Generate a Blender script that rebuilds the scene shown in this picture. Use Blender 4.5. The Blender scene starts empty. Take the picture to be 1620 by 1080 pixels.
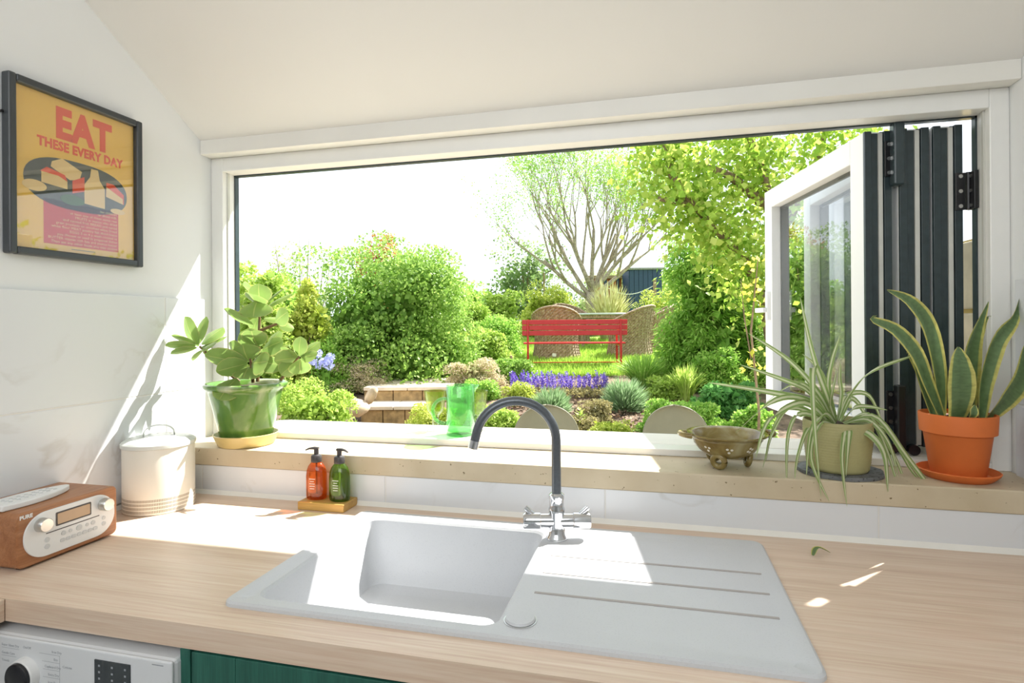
import bpy, bmesh, math, random
import numpy as np
from mathutils import Vector, Matrix

scene = bpy.context.scene
COL = scene.collection
R = math.radians

# ------------------------------------------------------------------ camera
cam_d = bpy.data.cameras.new('camera')
cam = bpy.data.objects.new('camera', cam_d)
COL.objects.link(cam)
cam_d.sensor_width = 36.0
cam_d.lens = 904.83 / 1620 * 36.0
cam_d.shift_y = -26.2 / 1620
cam_d.clip_start = 0.02
cam_d.clip_end = 300
cam.matrix_world = (Matrix.Translation((0, -1.3316, 1.3647)) @ Matrix.Rotation(0.2414, 4, 'Z')
                    @ Matrix.Rotation(math.pi / 2, 4, 'X') @ Matrix.Rotation(-0.0072, 4, 'Z'))
scene.camera = cam

# ------------------------------------------------------------------ sky, sun, added fill light, exposure
world = bpy.data.worlds.new('sky')
scene.world = world
world.use_nodes = True
wn = world.node_tree
bgn = wn.nodes['Background']
bgn.inputs['Color'].default_value = (0.86, 0.935, 1.0, 1)
bgn.inputs['Strength'].default_value = 1.6

sun_d = bpy.data.lights.new('sun', 'SUN')
sun_d.energy = 13.0
sun_d.angle = R(0.53)
sun_d.color = (1.0, 0.965, 0.915)
sun = bpy.data.objects.new('sun', sun_d)
COL.objects.link(sun)
sun.rotation_euler = Vector((0.50, 0.578, 0.911)).to_track_quat('Z', 'Y').to_euler()

fill_d = bpy.data.lights.new('fill_light', 'AREA')  # added fill above and behind the camera, not a known lamp
fill_d.shape = 'RECTANGLE'
fill_d.size = 1.8
fill_d.size_y = 1.2
fill_d.energy = 24
fill_d.color = (0.97, 0.985, 1.0)
room = bpy.data.objects.new('fill_light', fill_d)
COL.objects.link(room)
room.location = (-0.25, -2.5, 2.35)
room.rotation_euler = (Vector((-0.25, -2.5, 2.35)) - Vector((-0.3, 0.0, 1.25))).to_track_quat('Z', 'Y').to_euler()

scene.view_settings.view_transform = 'Standard'
scene.view_settings.look = 'None'
scene.view_settings.gamma = 1.0
scene.view_settings.use_curve_mapping = False
scene.view_settings.exposure = 0.2

# ------------------------------------------------------------------ materials
MATS = {}


def nodes_of(name):
    m = bpy.data.materials.new(name)
    m.use_nodes = True
    nt = m.node_tree
    b = nt.nodes['Principled BSDF']
    return m, nt, b


def setp(b, color=None, rough=None, metal=None, trans=None, ior=None, spec=None, alpha=None, coat=None):
    if color is not None: b.inputs['Base Color'].default_value = (*color, 1)
    if rough is not None: b.inputs['Roughness'].default_value = rough
    if metal is not None: b.inputs['Metallic'].default_value = metal
    if trans is not None: b.inputs['Transmission Weight'].default_value = trans
    if ior is not None: b.inputs['IOR'].default_value = ior
    if spec is not None: b.inputs['Specular IOR Level'].default_value = spec
    if coat is not None: b.inputs['Coat Weight'].default_value = coat


def plain(name, color, rough=0.5, metal=0.0, noise=0.0, nscale=20.0, bump=0.0, bscale=60.0, **kw):
    """principled with slight procedural colour noise and bump"""
    m, nt, b = nodes_of(name)
    setp(b, color, rough, metal, **kw)
    tc = nt.nodes.new('ShaderNodeTexCoord')
    if noise > 0:
        n = nt.nodes.new('ShaderNodeTexNoise')
        n.inputs['Scale'].default_value = nscale
        n.inputs['Detail'].default_value = 4
        r = nt.nodes.new('ShaderNodeValToRGB')
        lo = tuple(max(0, c * (1 - noise)) for c in color)
        hi = tuple(min(1, c * (1 + noise)) for c in color)
        r.color_ramp.elements[0].color = (*lo, 1)
        r.color_ramp.elements[1].color = (*hi, 1)
        r.color_ramp.elements[0].position = 0.3
        r.color_ramp.elements[1].position = 0.7
        nt.links.new(tc.outputs['Object'], n.inputs['Vector'])
        nt.links.new(n.outputs['Fac'], r.inputs['Fac'])
        nt.links.new(r.outputs['Color'], b.inputs['Base Color'])
    if bump > 0:
        n2 = nt.nodes.new('ShaderNodeTexNoise')
        n2.inputs['Scale'].default_value = bscale
        n2.inputs['Detail'].default_value = 3
        bp = nt.nodes.new('ShaderNodeBump')
        bp.inputs['Strength'].default_value = bump
        bp.inputs['Distance'].default_value = 0.002
        nt.links.new(tc.outputs['Object'], n2.inputs['Vector'])
        nt.links.new(n2.outputs['Fac'], bp.inputs['Height'])
        nt.links.new(bp.outputs['Normal'], b.inputs['Normal'])
    MATS[name] = m
    return m


def wood(name, c1, c2, c3, axis='X', scale=1.0, rough=0.42):
    m, nt, b = nodes_of(name)
    setp(b, rough=rough)
    tc = nt.nodes.new('ShaderNodeTexCoord')
    mp = nt.nodes.new('ShaderNodeMapping')
    s = [14.0 * scale] * 3
    s['XYZ'.index(axis)] = 0.9 * scale
    mp.inputs['Scale'].default_value = s
    n = nt.nodes.new('ShaderNodeTexNoise')
    n.inputs['Scale'].default_value = 2.2
    n.inputs['Detail'].default_value = 6
    n.inputs['Roughness'].default_value = 0.62
    n.inputs['Distortion'].default_value = 0.6
    r = nt.nodes.new('ShaderNodeValToRGB')
    e = r.color_ramp.elements
    e[0].position, e[0].color = 0.28, (*c1, 1)
    e[1].position, e[1].color = 0.72, (*c3, 1)
    k = e.new(0.5); k.color = (*c2, 1)
    mp2 = nt.nodes.new('ShaderNodeMapping')
    s2 = [170.0 * scale] * 3
    s2['XYZ'.index(axis)] = 5.0 * scale
    mp2.inputs['Scale'].default_value = s2
    n2 = nt.nodes.new('ShaderNodeTexNoise')
    n2.inputs['Scale'].default_value = 1.5
    n2.inputs['Detail'].default_value = 3
    mix = nt.nodes.new('ShaderNodeMixRGB')
    mix.blend_type = 'OVERLAY'
    mix.inputs['Fac'].default_value = 0.35
    bp = nt.nodes.new('ShaderNodeBump')
    bp.inputs['Strength'].default_value = 0.12
    bp.inputs['Distance'].default_value = 0.001
    L = nt.links.new
    L(tc.outputs['Object'], mp.inputs['Vector']); L(mp.outputs['Vector'], n.inputs['Vector'])
    L(tc.outputs['Object'], mp2.inputs['Vector']); L(mp2.outputs['Vector'], n2.inputs['Vector'])
    L(n.outputs['Fac'], r.inputs['Fac']); L(r.outputs['Color'], mix.inputs['Color1'])
    L(n2.outputs['Fac'], mix.inputs['Color2']); L(mix.outputs['Color'], b.inputs['Base Color'])
    L(n2.outputs['Fac'], bp.inputs['Height']); L(bp.outputs['Normal'], b.inputs['Normal'])
    MATS[name] = m
    return m


def marble(name, base, vein):
    m, nt, b = nodes_of(name)
    setp(b, rough=0.22)
    tc = nt.nodes.new('ShaderNodeTexCoord')
    n = nt.nodes.new('ShaderNodeTexNoise')
    n.inputs['Scale'].default_value = 2.6
    n.inputs['Detail'].default_value = 7
    n.inputs['Distortion'].default_value = 1.4
    r = nt.nodes.new('ShaderNodeValToRGB')
    e = r.color_ramp.elements
    e[0].position, e[0].color = 0.475, (*base, 1)
    e[1].position, e[1].color = 0.515, (*base, 1)
    k = e.new(0.495); k.color = (*vein, 1)
    n2 = nt.nodes.new('ShaderNodeTexNoise')
    n2.inputs['Scale'].default_value = 3.5
    r2 = nt.nodes.new('ShaderNodeValToRGB')
    r2.color_ramp.elements[0].position = 0.5
    r2.color_ramp.elements[1].position = 0.66
    mix = nt.nodes.new('ShaderNodeMixRGB')
    mix.inputs['Color1'].default_value = (*base, 1)
    L = nt.links.new
    L(tc.outputs['Object'], n.inputs['Vector']); L(tc.outputs['Object'], n2.inputs['Vector'])
    L(n.outputs['Fac'], r.inputs['Fac']); L(n2.outputs['Fac'], r2.inputs['Fac'])
    L(r2.outputs['Color'], mix.inputs['Fac']); L(r.outputs['Color'], mix.inputs['Color2'])
    L(mix.outputs['Color'], b.inputs['Base Color'])
    MATS[name] = m
    return m


def leafmat(name, cols, trans=0.45, rough=0.45):
    """leaf colours vary by a per-leaf attribute; light passes through the blades"""
    m, nt, b = nodes_of(name)
    L = nt.links.new
    at = nt.nodes.new('ShaderNodeAttribute')
    at.attribute_name = 'tint'
    r = nt.nodes.new('ShaderNodeValToRGB')
    e = r.color_ramp.elements
    for i, c in enumerate(cols):
        p = i / (len(cols) - 1)
        if i == 0: k = e[0]
        elif i == len(cols) - 1: k = e[len(e) - 1]
        else: k = e.new(p)
        k.position = p; k.color = (*c, 1)
    L(at.outputs['Fac'], r.inputs['Fac'])
    L(r.outputs['Color'], b.inputs['Base Color'])
    setp(b, rough=rough, spec=0.3)
    tr = nt.nodes.new('ShaderNodeBsdfTranslucent')
    L(r.outputs['Color'], tr.inputs['Color'])
    mx = nt.nodes.new('ShaderNodeMixShader')
    mx.inputs['Fac'].default_value = trans
    L(b.outputs['BSDF'], mx.inputs[1]); L(tr.outputs['BSDF'], mx.inputs[2])
    L(mx.outputs['Shader'], nt.nodes['Material Output'].inputs['Surface'])
    MATS[name] = m
    return m


def uvleaf(name, stops, bands=None, trans=0.3, rough=0.4):
    """variegated blade: colour runs across the leaf (u = 0 midrib to 1 edge)"""
    m, nt, b = nodes_of(name)
    L = nt.links.new
    uv = nt.nodes.new('ShaderNodeUVMap')
    sep = nt.nodes.new('ShaderNodeSeparateXYZ')
    L(uv.outputs['UV'], sep.inputs['Vector'])
    a = nt.nodes.new('ShaderNodeMath'); a.operation = 'MULTIPLY_ADD'
    a.inputs[1].default_value = 2.0; a.inputs[2].default_value = -1.0
    L(sep.outputs['X'], a.inputs[0])
    ab = nt.nodes.new('ShaderNodeMath'); ab.operation = 'ABSOLUTE'
    L(a.outputs[0], ab.inputs[0])
    r = nt.nodes.new('ShaderNodeValToRGB')
    e = r.color_ramp.elements
    for i, (p, c) in enumerate(stops):
        if i == 0: k = e[0]
        elif i == len(stops) - 1: k = e[len(e) - 1]
        else: k = e.new(p)
        k.position = p; k.color = (*c, 1)
    L(ab.outputs[0], r.inputs['Fac'])
    out = r.outputs['Color']
    tc = nt.nodes.new('ShaderNodeTexCoord')
    n = nt.nodes.new('ShaderNodeTexNoise')
    n.inputs['Scale'].default_value = 30
    if bands:
        mp = nt.nodes.new('ShaderNodeMapping')
        mp.inputs['Scale'].default_value = (3, 26, 1)
        L(uv.outputs['UV'], mp.inputs['Vector']); L(mp.outputs['Vector'], n.inputs['Vector'])
        n.inputs['Scale'].default_value = 1.0
        n.inputs['Detail'].default_value = 4
        mixf = 0.55
    else:
        L(tc.outputs['Object'], n.inputs['Vector'])
        mixf = 0.2
    mix = nt.nodes.new('ShaderNodeMixRGB'); mix.blend_type = 'OVERLAY'
    mix.inputs['Fac'].default_value = mixf
    L(out, mix.inputs['Color1']); L(n.outputs['Fac'], mix.inputs['Color2'])
    L(mix.outputs['Color'], b.inputs['Base Color'])
    setp(b, rough=rough)
    tr = nt.nodes.new('ShaderNodeBsdfTranslucent')
    L(mix.outputs['Color'], tr.inputs['Color'])
    mx = nt.nodes.new('ShaderNodeMixShader')
    mx.inputs['Fac'].default_value = trans
    L(b.outputs['BSDF'], mx.inputs[1]); L(tr.outputs['BSDF'], mx.inputs[2])
    L(mx.outputs['Shader'], nt.nodes['Material Output'].inputs['Surface'])
    MATS[name] = m
    return m


def speckle(name, base, dark, light, scale=90, rough=0.6, pit=0.0, thr=0.68):
    m, nt, b = nodes_of(name)
    setp(b, rough=rough)
    L = nt.links.new
    tc = nt.nodes.new('ShaderNodeTexCoord')
    n = nt.nodes.new('ShaderNodeTexNoise'); n.inputs['Scale'].default_value = 12; n.inputs['Detail'].default_value = 5
    r = nt.nodes.new('ShaderNodeValToRGB')
    r.color_ramp.elements[0].color = (*base, 1); r.color_ramp.elements[0].position = 0.3
    r.color_ramp.elements[1].color = (*light, 1); r.color_ramp.elements[1].position = 0.75
    n2 = nt.nodes.new('ShaderNodeTexNoise'); n2.inputs['Scale'].default_value = scale; n2.inputs['Detail'].default_value = 2
    r2 = nt.nodes.new('ShaderNodeValToRGB')
    r2.color_ramp.elements[0].position = thr; r2.color_ramp.elements[1].position = thr + 0.04
    mix = nt.nodes.new('ShaderNodeMixRGB')
    mix.inputs['Color2'].default_value = (*dark, 1)
    for q in (n, n2): L(tc.outputs['Object'], q.inputs['Vector'])
    L(n.outputs['Fac'], r.inputs['Fac']); L(n2.outputs['Fac'], r2.inputs['Fac'])
    L(r2.outputs['Color'], mix.inputs['Fac']); L(r.outputs['Color'], mix.inputs['Color1'])
    L(mix.outputs['Color'], b.inputs['Base Color'])
    if pit:
        bp = nt.nodes.new('ShaderNodeBump'); bp.invert = True
        bp.inputs['Strength'].default_value = pit; bp.inputs['Distance'].default_value = 0.003
        L(r2.outputs['Color'], bp.inputs['Height']); L(bp.outputs['Normal'], b.inputs['Normal'])
    MATS[name] = m
    return m


plain('plaster', (0.77, 0.785, 0.79), 0.75, noise=0.02, nscale=3, bump=0.08, bscale=25)
plain('ceiling_paint', (0.77, 0.755, 0.72), 0.8, noise=0.02, nscale=2, bump=0.10, bscale=18)
plain('gloss_paint', (0.80, 0.785, 0.73), 0.4, noise=0.02, nscale=8, bump=0.05)
plain('upvc', (0.82, 0.82, 0.79), 0.3, noise=0.01)
plain('sash_white', (0.86, 0.87, 0.88), 0.28, noise=0.01)
plain('anthracite', (0.028, 0.045, 0.05), 0.3, noise=0.15, nscale=60)
plain('grey_gasket', (0.60, 0.60, 0.55), 0.5, noise=0.05)
plain('hinge_black', (0.012, 0.012, 0.014), 0.35, noise=0.1)
plain('steel', (0.62, 0.62, 0.60), 0.28, 1.0, noise=0.05)
plain('chrome', (0.66, 0.67, 0.69), 0.07, 1.0, noise=0.01)
plain('gunmetal', (0.13, 0.145, 0.16), 0.30, 0.6, noise=0.08, nscale=200)
marble('marble_tile', (0.725, 0.745, 0.765), (0.62, 0.62, 0.61))
plain('grout', (0.74, 0.73, 0.70), 0.8, noise=0.03)
plain('sealant', (0.82, 0.80, 0.74), 0.5, noise=0.02)
speckle('sill_concrete', (0.53, 0.44, 0.295), (0.20, 0.14, 0.07), (0.62, 0.53, 0.38), 95, 0.55, 0.5, 0.70)
wood('oak_worktop', (0.63, 0.47, 0.345), (0.71, 0.55, 0.42), (0.77, 0.615, 0.49), 'X', 1.0, 0.38)
wood('oak_worktop_y', (0.63, 0.47, 0.345), (0.71, 0.55, 0.42), (0.77, 0.615, 0.49), 'Y', 1.0, 0.38)
wood('radio_walnut', (0.28, 0.105, 0.04), (0.36, 0.15, 0.06), (0.43, 0.20, 0.09), 'Y', 1.6, 0.4)
wood('block_wood', (0.42, 0.24, 0.05), (0.52, 0.31, 0.08), (0.60, 0.38, 0.12), 'X', 2.5, 0.45)
wood('green_wood', (0.012, 0.085, 0.062), (0.018, 0.11, 0.08), (0.03, 0.15, 0.11), 'Z', 2.0, 0.45)
speckle('sink_resin', (0.565, 0.58, 0.60), (0.54, 0.555, 0.575), (0.585, 0.60, 0.62), 400, 0.42, 0.0, 0.6)
plain('white_plastic', (0.80, 0.80, 0.79), 0.35, noise=0.01)
plain('dryer_white', (0.72, 0.74, 0.76), 0.3, noise=0.01)
plain('black_plastic', (0.015, 0.016, 0.02), 0.25, noise=0.1)
plain('dark_grey_plastic', (0.05, 0.045, 0.045), 0.4, noise=0.08)
plain('lcd', (0.045, 0.055, 0.06), 0.15, noise=0.1, nscale=80)
plain('grey_print', (0.33, 0.35, 0.38), 0.5, noise=0.02)
plain('pale_print', (0.62, 0.63, 0.63), 0.5, noise=0.02)
plain('screen_amber', (0.46, 0.30, 0.17), 0.08, noise=0.05)
plain('hole_light', (0.76, 0.73, 0.64), 0.3, noise=0.01)
plain('lid_enamel', (0.66, 0.69, 0.65), 0.25, noise=0.02)
plain('frame_black', (0.045, 0.052, 0.058), 0.32, noise=0.08)
plain('poster_yellow', (0.86, 0.54, 0.08), 0.6, noise=0.02)
plain('poster_orange', (0.78, 0.085, 0.022), 0.6, noise=0.02)
plain('poster_red', (0.60, 0.018, 0.010), 0.6, noise=0.03)
plain('poster_dark', (0.055, 0.07, 0.06), 0.6, noise=0.03)
plain('poster_cream', (0.80, 0.58, 0.24), 0.6, noise=0.02)
plain('terracotta', (0.70, 0.17, 0.035), 0.6, noise=0.08, nscale=14, bump=0.05)
plain('soil', (0.055, 0.035, 0.022), 0.95, noise=0.5, nscale=70, bump=0.8, bscale=60)
plain('saucer_yellow', (0.66, 0.52, 0.22), 0.35, noise=0.08, nscale=16)
plain('olive_pot', (0.40, 0.37, 0.17), 0.45, noise=0.03)
speckle('slate', (0.10, 0.11, 0.115), (0.05, 0.05, 0.055), (0.19, 0.20, 0.205), 160, 0.55, 0.3, 0.58)
plain('stem_brown', (0.17, 0.10, 0.035), 0.6, noise=0.2, nscale=60)
plain('bark_grey', (0.32, 0.27, 0.20), 0.85, noise=0.4, nscale=18, bump=0.6, bscale=30)
plain('bark_brown', (0.20, 0.14, 0.08), 0.85, noise=0.35, nscale=22, bump=0.5, bscale=40)
plain('bench_red', (0.52, 0.012, 0.016), 0.3, noise=0.05)
plain('olive_plastic', (0.17, 0.16, 0.10), 0.6, noise=0.04)
plain('counter_white', (0.82, 0.80, 0.74), 0.45, noise=0.02)
plain('shed_blue', (0.018, 0.045, 0.10), 0.6, noise=0.15)
plain('brick_orange', (0.45, 0.15, 0.05), 0.8, noise=0.25, nscale=12)
plain('roof_felt', (0.22, 0.22, 0.22), 0.85, noise=0.2)
plain('garden_soil', (0.16, 0.11, 0.075), 0.95, noise=0.55, nscale=9, bump=1.0, bscale=14)
plain('lawn_ground', (0.20, 0.33, 0.05), 0.95, noise=0.3, nscale=3, bump=0.8, bscale=40)
plain('patio_stone', (0.48, 0.42, 0.33), 0.85, noise=0.15, nscale=4)
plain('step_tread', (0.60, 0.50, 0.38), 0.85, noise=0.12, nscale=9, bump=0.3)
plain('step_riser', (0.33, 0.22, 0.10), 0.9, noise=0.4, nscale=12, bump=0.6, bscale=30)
plain('rock', (0.56, 0.43, 0.30), 0.9, noise=0.25, nscale=10, bump=0.6, bscale=20)
plain('pale_brick', (0.56, 0.50, 0.36), 0.9, noise=0.15, nscale=12, bump=0.3)
plain('yellow_mortar', (0.52, 0.40, 0.14), 0.9, noise=0.1)
plain('glass_table', (0.42, 0.48, 0.44), 0.2, noise=0.1)
plain('fence_wood', (0.30, 0.21, 0.13), 0.85, noise=0.25, nscale=14)
plain('floor_stone', (0.45, 0.40, 0.34), 0.5, noise=0.1, nscale=3)
plain('white_rope', (0.7, 0.7, 0.68), 0.7, noise=0.03)


def glass(name, color, ior=1.45, rough=0.0):
    m, nt, b = nodes_of(name)
    setp(b, color, rough, 0.0, trans=1.0, ior=ior)
    MATS[name] = m
    return m


glass('pane_glass', (0.97, 0.985, 0.98), 1.45)


def thin_glass(name, color, refl=0.55, base=0.04, haze=0.0, hazecol=None):
    """tinted clear glass: light passes straight through the thin wall, edges mirror more"""
    m, nt, b = nodes_of(name)
    L = nt.links.new
    t = nt.nodes.new('ShaderNodeBsdfTransparent'); t.inputs['Color'].default_value = (*color, 1)
    g = nt.nodes.new('ShaderNodeBsdfGlossy'); g.inputs['Roughness'].default_value = 0.02
    lw = nt.nodes.new('ShaderNodeLayerWeight'); lw.inputs['Blend'].default_value = 0.5
    p = nt.nodes.new('ShaderNodeMath'); p.operation = 'POWER'; p.inputs[1].default_value = 3.0
    L(lw.outputs['Facing'], p.inputs[0])
    q = nt.nodes.new('ShaderNodeMath'); q.operation = 'MULTIPLY_ADD'; q.inputs[1].default_value = refl; q.inputs[2].default_value = base
    L(p.outputs[0], q.inputs[0])
    base_out = t.outputs[0]
    if haze:
        d = nt.nodes.new('ShaderNodeBsdfTranslucent'); d.inputs['Color'].default_value = (*(hazecol or color), 1)
        m1 = nt.nodes.new('ShaderNodeMixShader'); m1.inputs['Fac'].default_value = haze
        L(base_out, m1.inputs[1]); L(d.outputs[0], m1.inputs[2]); base_out = m1.outputs[0]
    mx = nt.nodes.new('ShaderNodeMixShader')
    L(q.outputs[0], mx.inputs['Fac']); L(base_out, mx.inputs[1]); L(g.outputs[0], mx.inputs[2])
    L(mx.outputs[0], nt.nodes['Material Output'].inputs['Surface'])
    MATS[name] = m


thin_glass('green_glass', (0.62, 0.95, 0.63), 0.75, 0.07, 0.05, (0.40, 0.80, 0.36))
thin_glass('olive_glass', (0.72, 0.80, 0.42), 0.5, 0.05, 0.06, (0.45, 0.55, 0.12))
thin_glass('clear_glass', (0.94, 0.96, 0.94), 0.7, 0.08)
thin_glass('water', (0.88, 0.98, 0.88), 0.5, 0.05)
thin_glass('amber_bottle', (0.88, 0.44, 0.16), 0.4, 0.05, 0.30, (0.72, 0.24, 0.06))
thin_glass('green_bottle', (0.45, 0.58, 0.20), 0.4, 0.05, 0.30, (0.20, 0.34, 0.06))
thin_glass('picture_glass', (0.98, 0.98, 0.98), 0.55, 0.075)


def two_tone(name, c1, c2, c3, scale, rough, stretch=(1, 1, 1)):
    m, nt, b = nodes_of(name)
    setp(b, rough=rough)
    L = nt.links.new
    tc = nt.nodes.new('ShaderNodeTexCoord')
    mp = nt.nodes.new('ShaderNodeMapping'); mp.inputs['Scale'].default_value = stretch
    n = nt.nodes.new('ShaderNodeTexNoise'); n.inputs['Scale'].default_value = scale; n.inputs['Detail'].default_value = 5
    n.inputs['Distortion'].default_value = 0.8
    r = nt.nodes.new('ShaderNodeValToRGB')
    e = r.color_ramp.elements
    e[0].position, e[0].color = 0.36, (*c1, 1)
    e[1].position, e[1].color = 0.68, (*c3, 1)
    k = e.new(0.53); k.color = (*c2, 1)
    L(tc.outputs['Object'], mp.inputs['Vector']); L(mp.outputs['Vector'], n.inputs['Vector'])
    L(n.outputs['Fac'], r.inputs['Fac']); L(r.outputs['Color'], b.inputs['Base Color'])
    MATS[name] = m
    return m


two_tone('green_glaze', (0.055, 0.15, 0.02), (0.12, 0.24, 0.045), (0.42, 0.47, 0.30), 9, 0.12, (1, 1, 0.5))
two_tone('olive_glaze', (0.15, 0.10, 0.025), (0.25, 0.19, 0.06), (0.36, 0.32, 0.17), 16, 0.12)
two_tone('wicker', (0.20, 0.13, 0.075), (0.33, 0.24, 0.15), (0.45, 0.36, 0.25), 30, 0.7)


def tally_band():
    """cream enamel with rows of short printed brown strokes low on the wall"""
    m, nt, b = nodes_of('canister_print')
    setp(b, rough=0.3)
    L = nt.links.new
    tc = nt.nodes.new('ShaderNodeTexCoord')
    sp = nt.nodes.new('ShaderNodeSeparateXYZ')
    L(tc.outputs['Object'], sp.inputs[0])
    def mth(op, a, bb=None):
        q = nt.nodes.new('ShaderNodeMath'); q.operation = op
        for i, x in enumerate((a, bb)):
            if x is None: continue
            if isinstance(x, (int, float)): q.inputs[i].default_value = x
            else: L(x, q.inputs[i])
        return q.outputs[0]
    ang = mth('ARCTAN2', sp.outputs['Y'], sp.outputs['X'])
    fa = mth('FRACT', mth('MULTIPLY', ang, 150 / 6.28318))
    bar = mth('LESS_THAN', fa, 0.62)
    zz = mth('MULTIPLY', mth('SUBTRACT', sp.outputs['Z'], 0.006), 1 / 0.0088)
    fz = mth('FRACT', zz)
    row = mth('LESS_THAN', fz, 0.72)
    inr = mth('MULTIPLY', mth('GREATER_THAN', zz, 0.0), mth('LESS_THAN', zz, 4.0))
    fac = mth('MULTIPLY', mth('MULTIPLY', bar, row), inr)
    mx = nt.nodes.new('ShaderNodeMixRGB')
    mx.inputs['Color1'].default_value = (0.76, 0.73, 0.64, 1)
    mx.inputs['Color2'].default_value = (0.27, 0.23, 0.17, 1)
    L(fac, mx.inputs['Fac']); L(mx.outputs[0], b.inputs['Base Color'])
    MATS['canister_print'] = m


tally_band()

leafmat('leaf_mid', [(0.16, 0.31, 0.05), (0.30, 0.48, 0.09), (0.46, 0.62, 0.18)], 0.52)
leafmat('leaf_deep', [(0.08, 0.26, 0.06), (0.15, 0.38, 0.09), (0.26, 0.50, 0.16)], 0.5)
leafmat('leaf_dark', [(0.14, 0.23, 0.08), (0.24, 0.34, 0.12), (0.42, 0.50, 0.22)], 0.5)
leafmat('leaf_lime', [(0.27, 0.42, 0.06), (0.46, 0.62, 0.12), (0.66, 0.76, 0.25)], 0.52)
leafmat('leaf_fresh', [(0.19, 0.40, 0.06), (0.35, 0.58, 0.10), (0.54, 0.70, 0.20)], 0.52)
leafmat('leaf_yellow', [(0.32, 0.42, 0.05), (0.52, 0.60, 0.11), (0.74, 0.74, 0.24)])
leafmat('leaf_pale', [(0.36, 0.45, 0.17), (0.50, 0.58, 0.26), (0.66, 0.70, 0.40)])
leafmat('leaf_grey', [(0.17, 0.30, 0.12), (0.28, 0.42, 0.20), (0.44, 0.54, 0.34)])
leafmat('leaf_pink', [(0.42, 0.46, 0.18), (0.62, 0.52, 0.34), (0.78, 0.62, 0.50)], 0.5)
leafmat('leaf_bronze', [(0.34, 0.13, 0.04), (0.52, 0.24, 0.09), (0.60, 0.42, 0.16)])
leafmat('leaf_bugle', [(0.22, 0.20, 0.09), (0.34, 0.30, 0.13), (0.46, 0.40, 0.18)])
leafmat('leaf_cream', [(0.55, 0.55, 0.22), (0.72, 0.70, 0.34), (0.82, 0.80, 0.50)])
leafmat('leaf_grass', [(0.24, 0.42, 0.05), (0.38, 0.58, 0.08), (0.54, 0.68, 0.14)])
leafmat('flower_purple', [(0.10, 0.05, 0.38), (0.20, 0.12, 0.58), (0.40, 0.28, 0.72)], 0.25)
leafmat('flower_lilac', [(0.35, 0.38, 0.75), (0.50, 0.52, 0.85), (0.68, 0.70, 0.92)], 0.25)
leafmat('leaf_canopy', [(0.22, 0.40, 0.04), (0.42, 0.58, 0.09), (0.66, 0.72, 0.20)], 0.6)
leafmat('leaf_mustard', [(0.55, 0.58, 0.06), (0.72, 0.68, 0.09), (0.80, 0.74, 0.20)], 0.55)
uvleaf('spider_leaf', [(0.0, (0.74, 0.77, 0.54)), (0.30, (0.70, 0.74, 0.48)), (0.46, (0.25, 0.38, 0.11)), (0.85, (0.30, 0.42, 0.14)), (1.0, (0.55, 0.60, 0.30))], None, 0.35)
uvleaf('snake_leaf', [(0.0, (0.115, 0.19, 0.075)), (0.66, (0.14, 0.225, 0.09)), (0.75, (0.55, 0.53, 0.14)), (1.0, (0.66, 0.60, 0.18))], True, 0.08)
uvleaf('clusia_leaf', [(0.0, (0.46, 0.52, 0.17)), (0.06, (0.24, 0.37, 0.09)), (0.88, (0.27, 0.40, 0.11)), (1.0, (0.50, 0.50, 0.18))], None, 0.4, 0.3)


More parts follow.
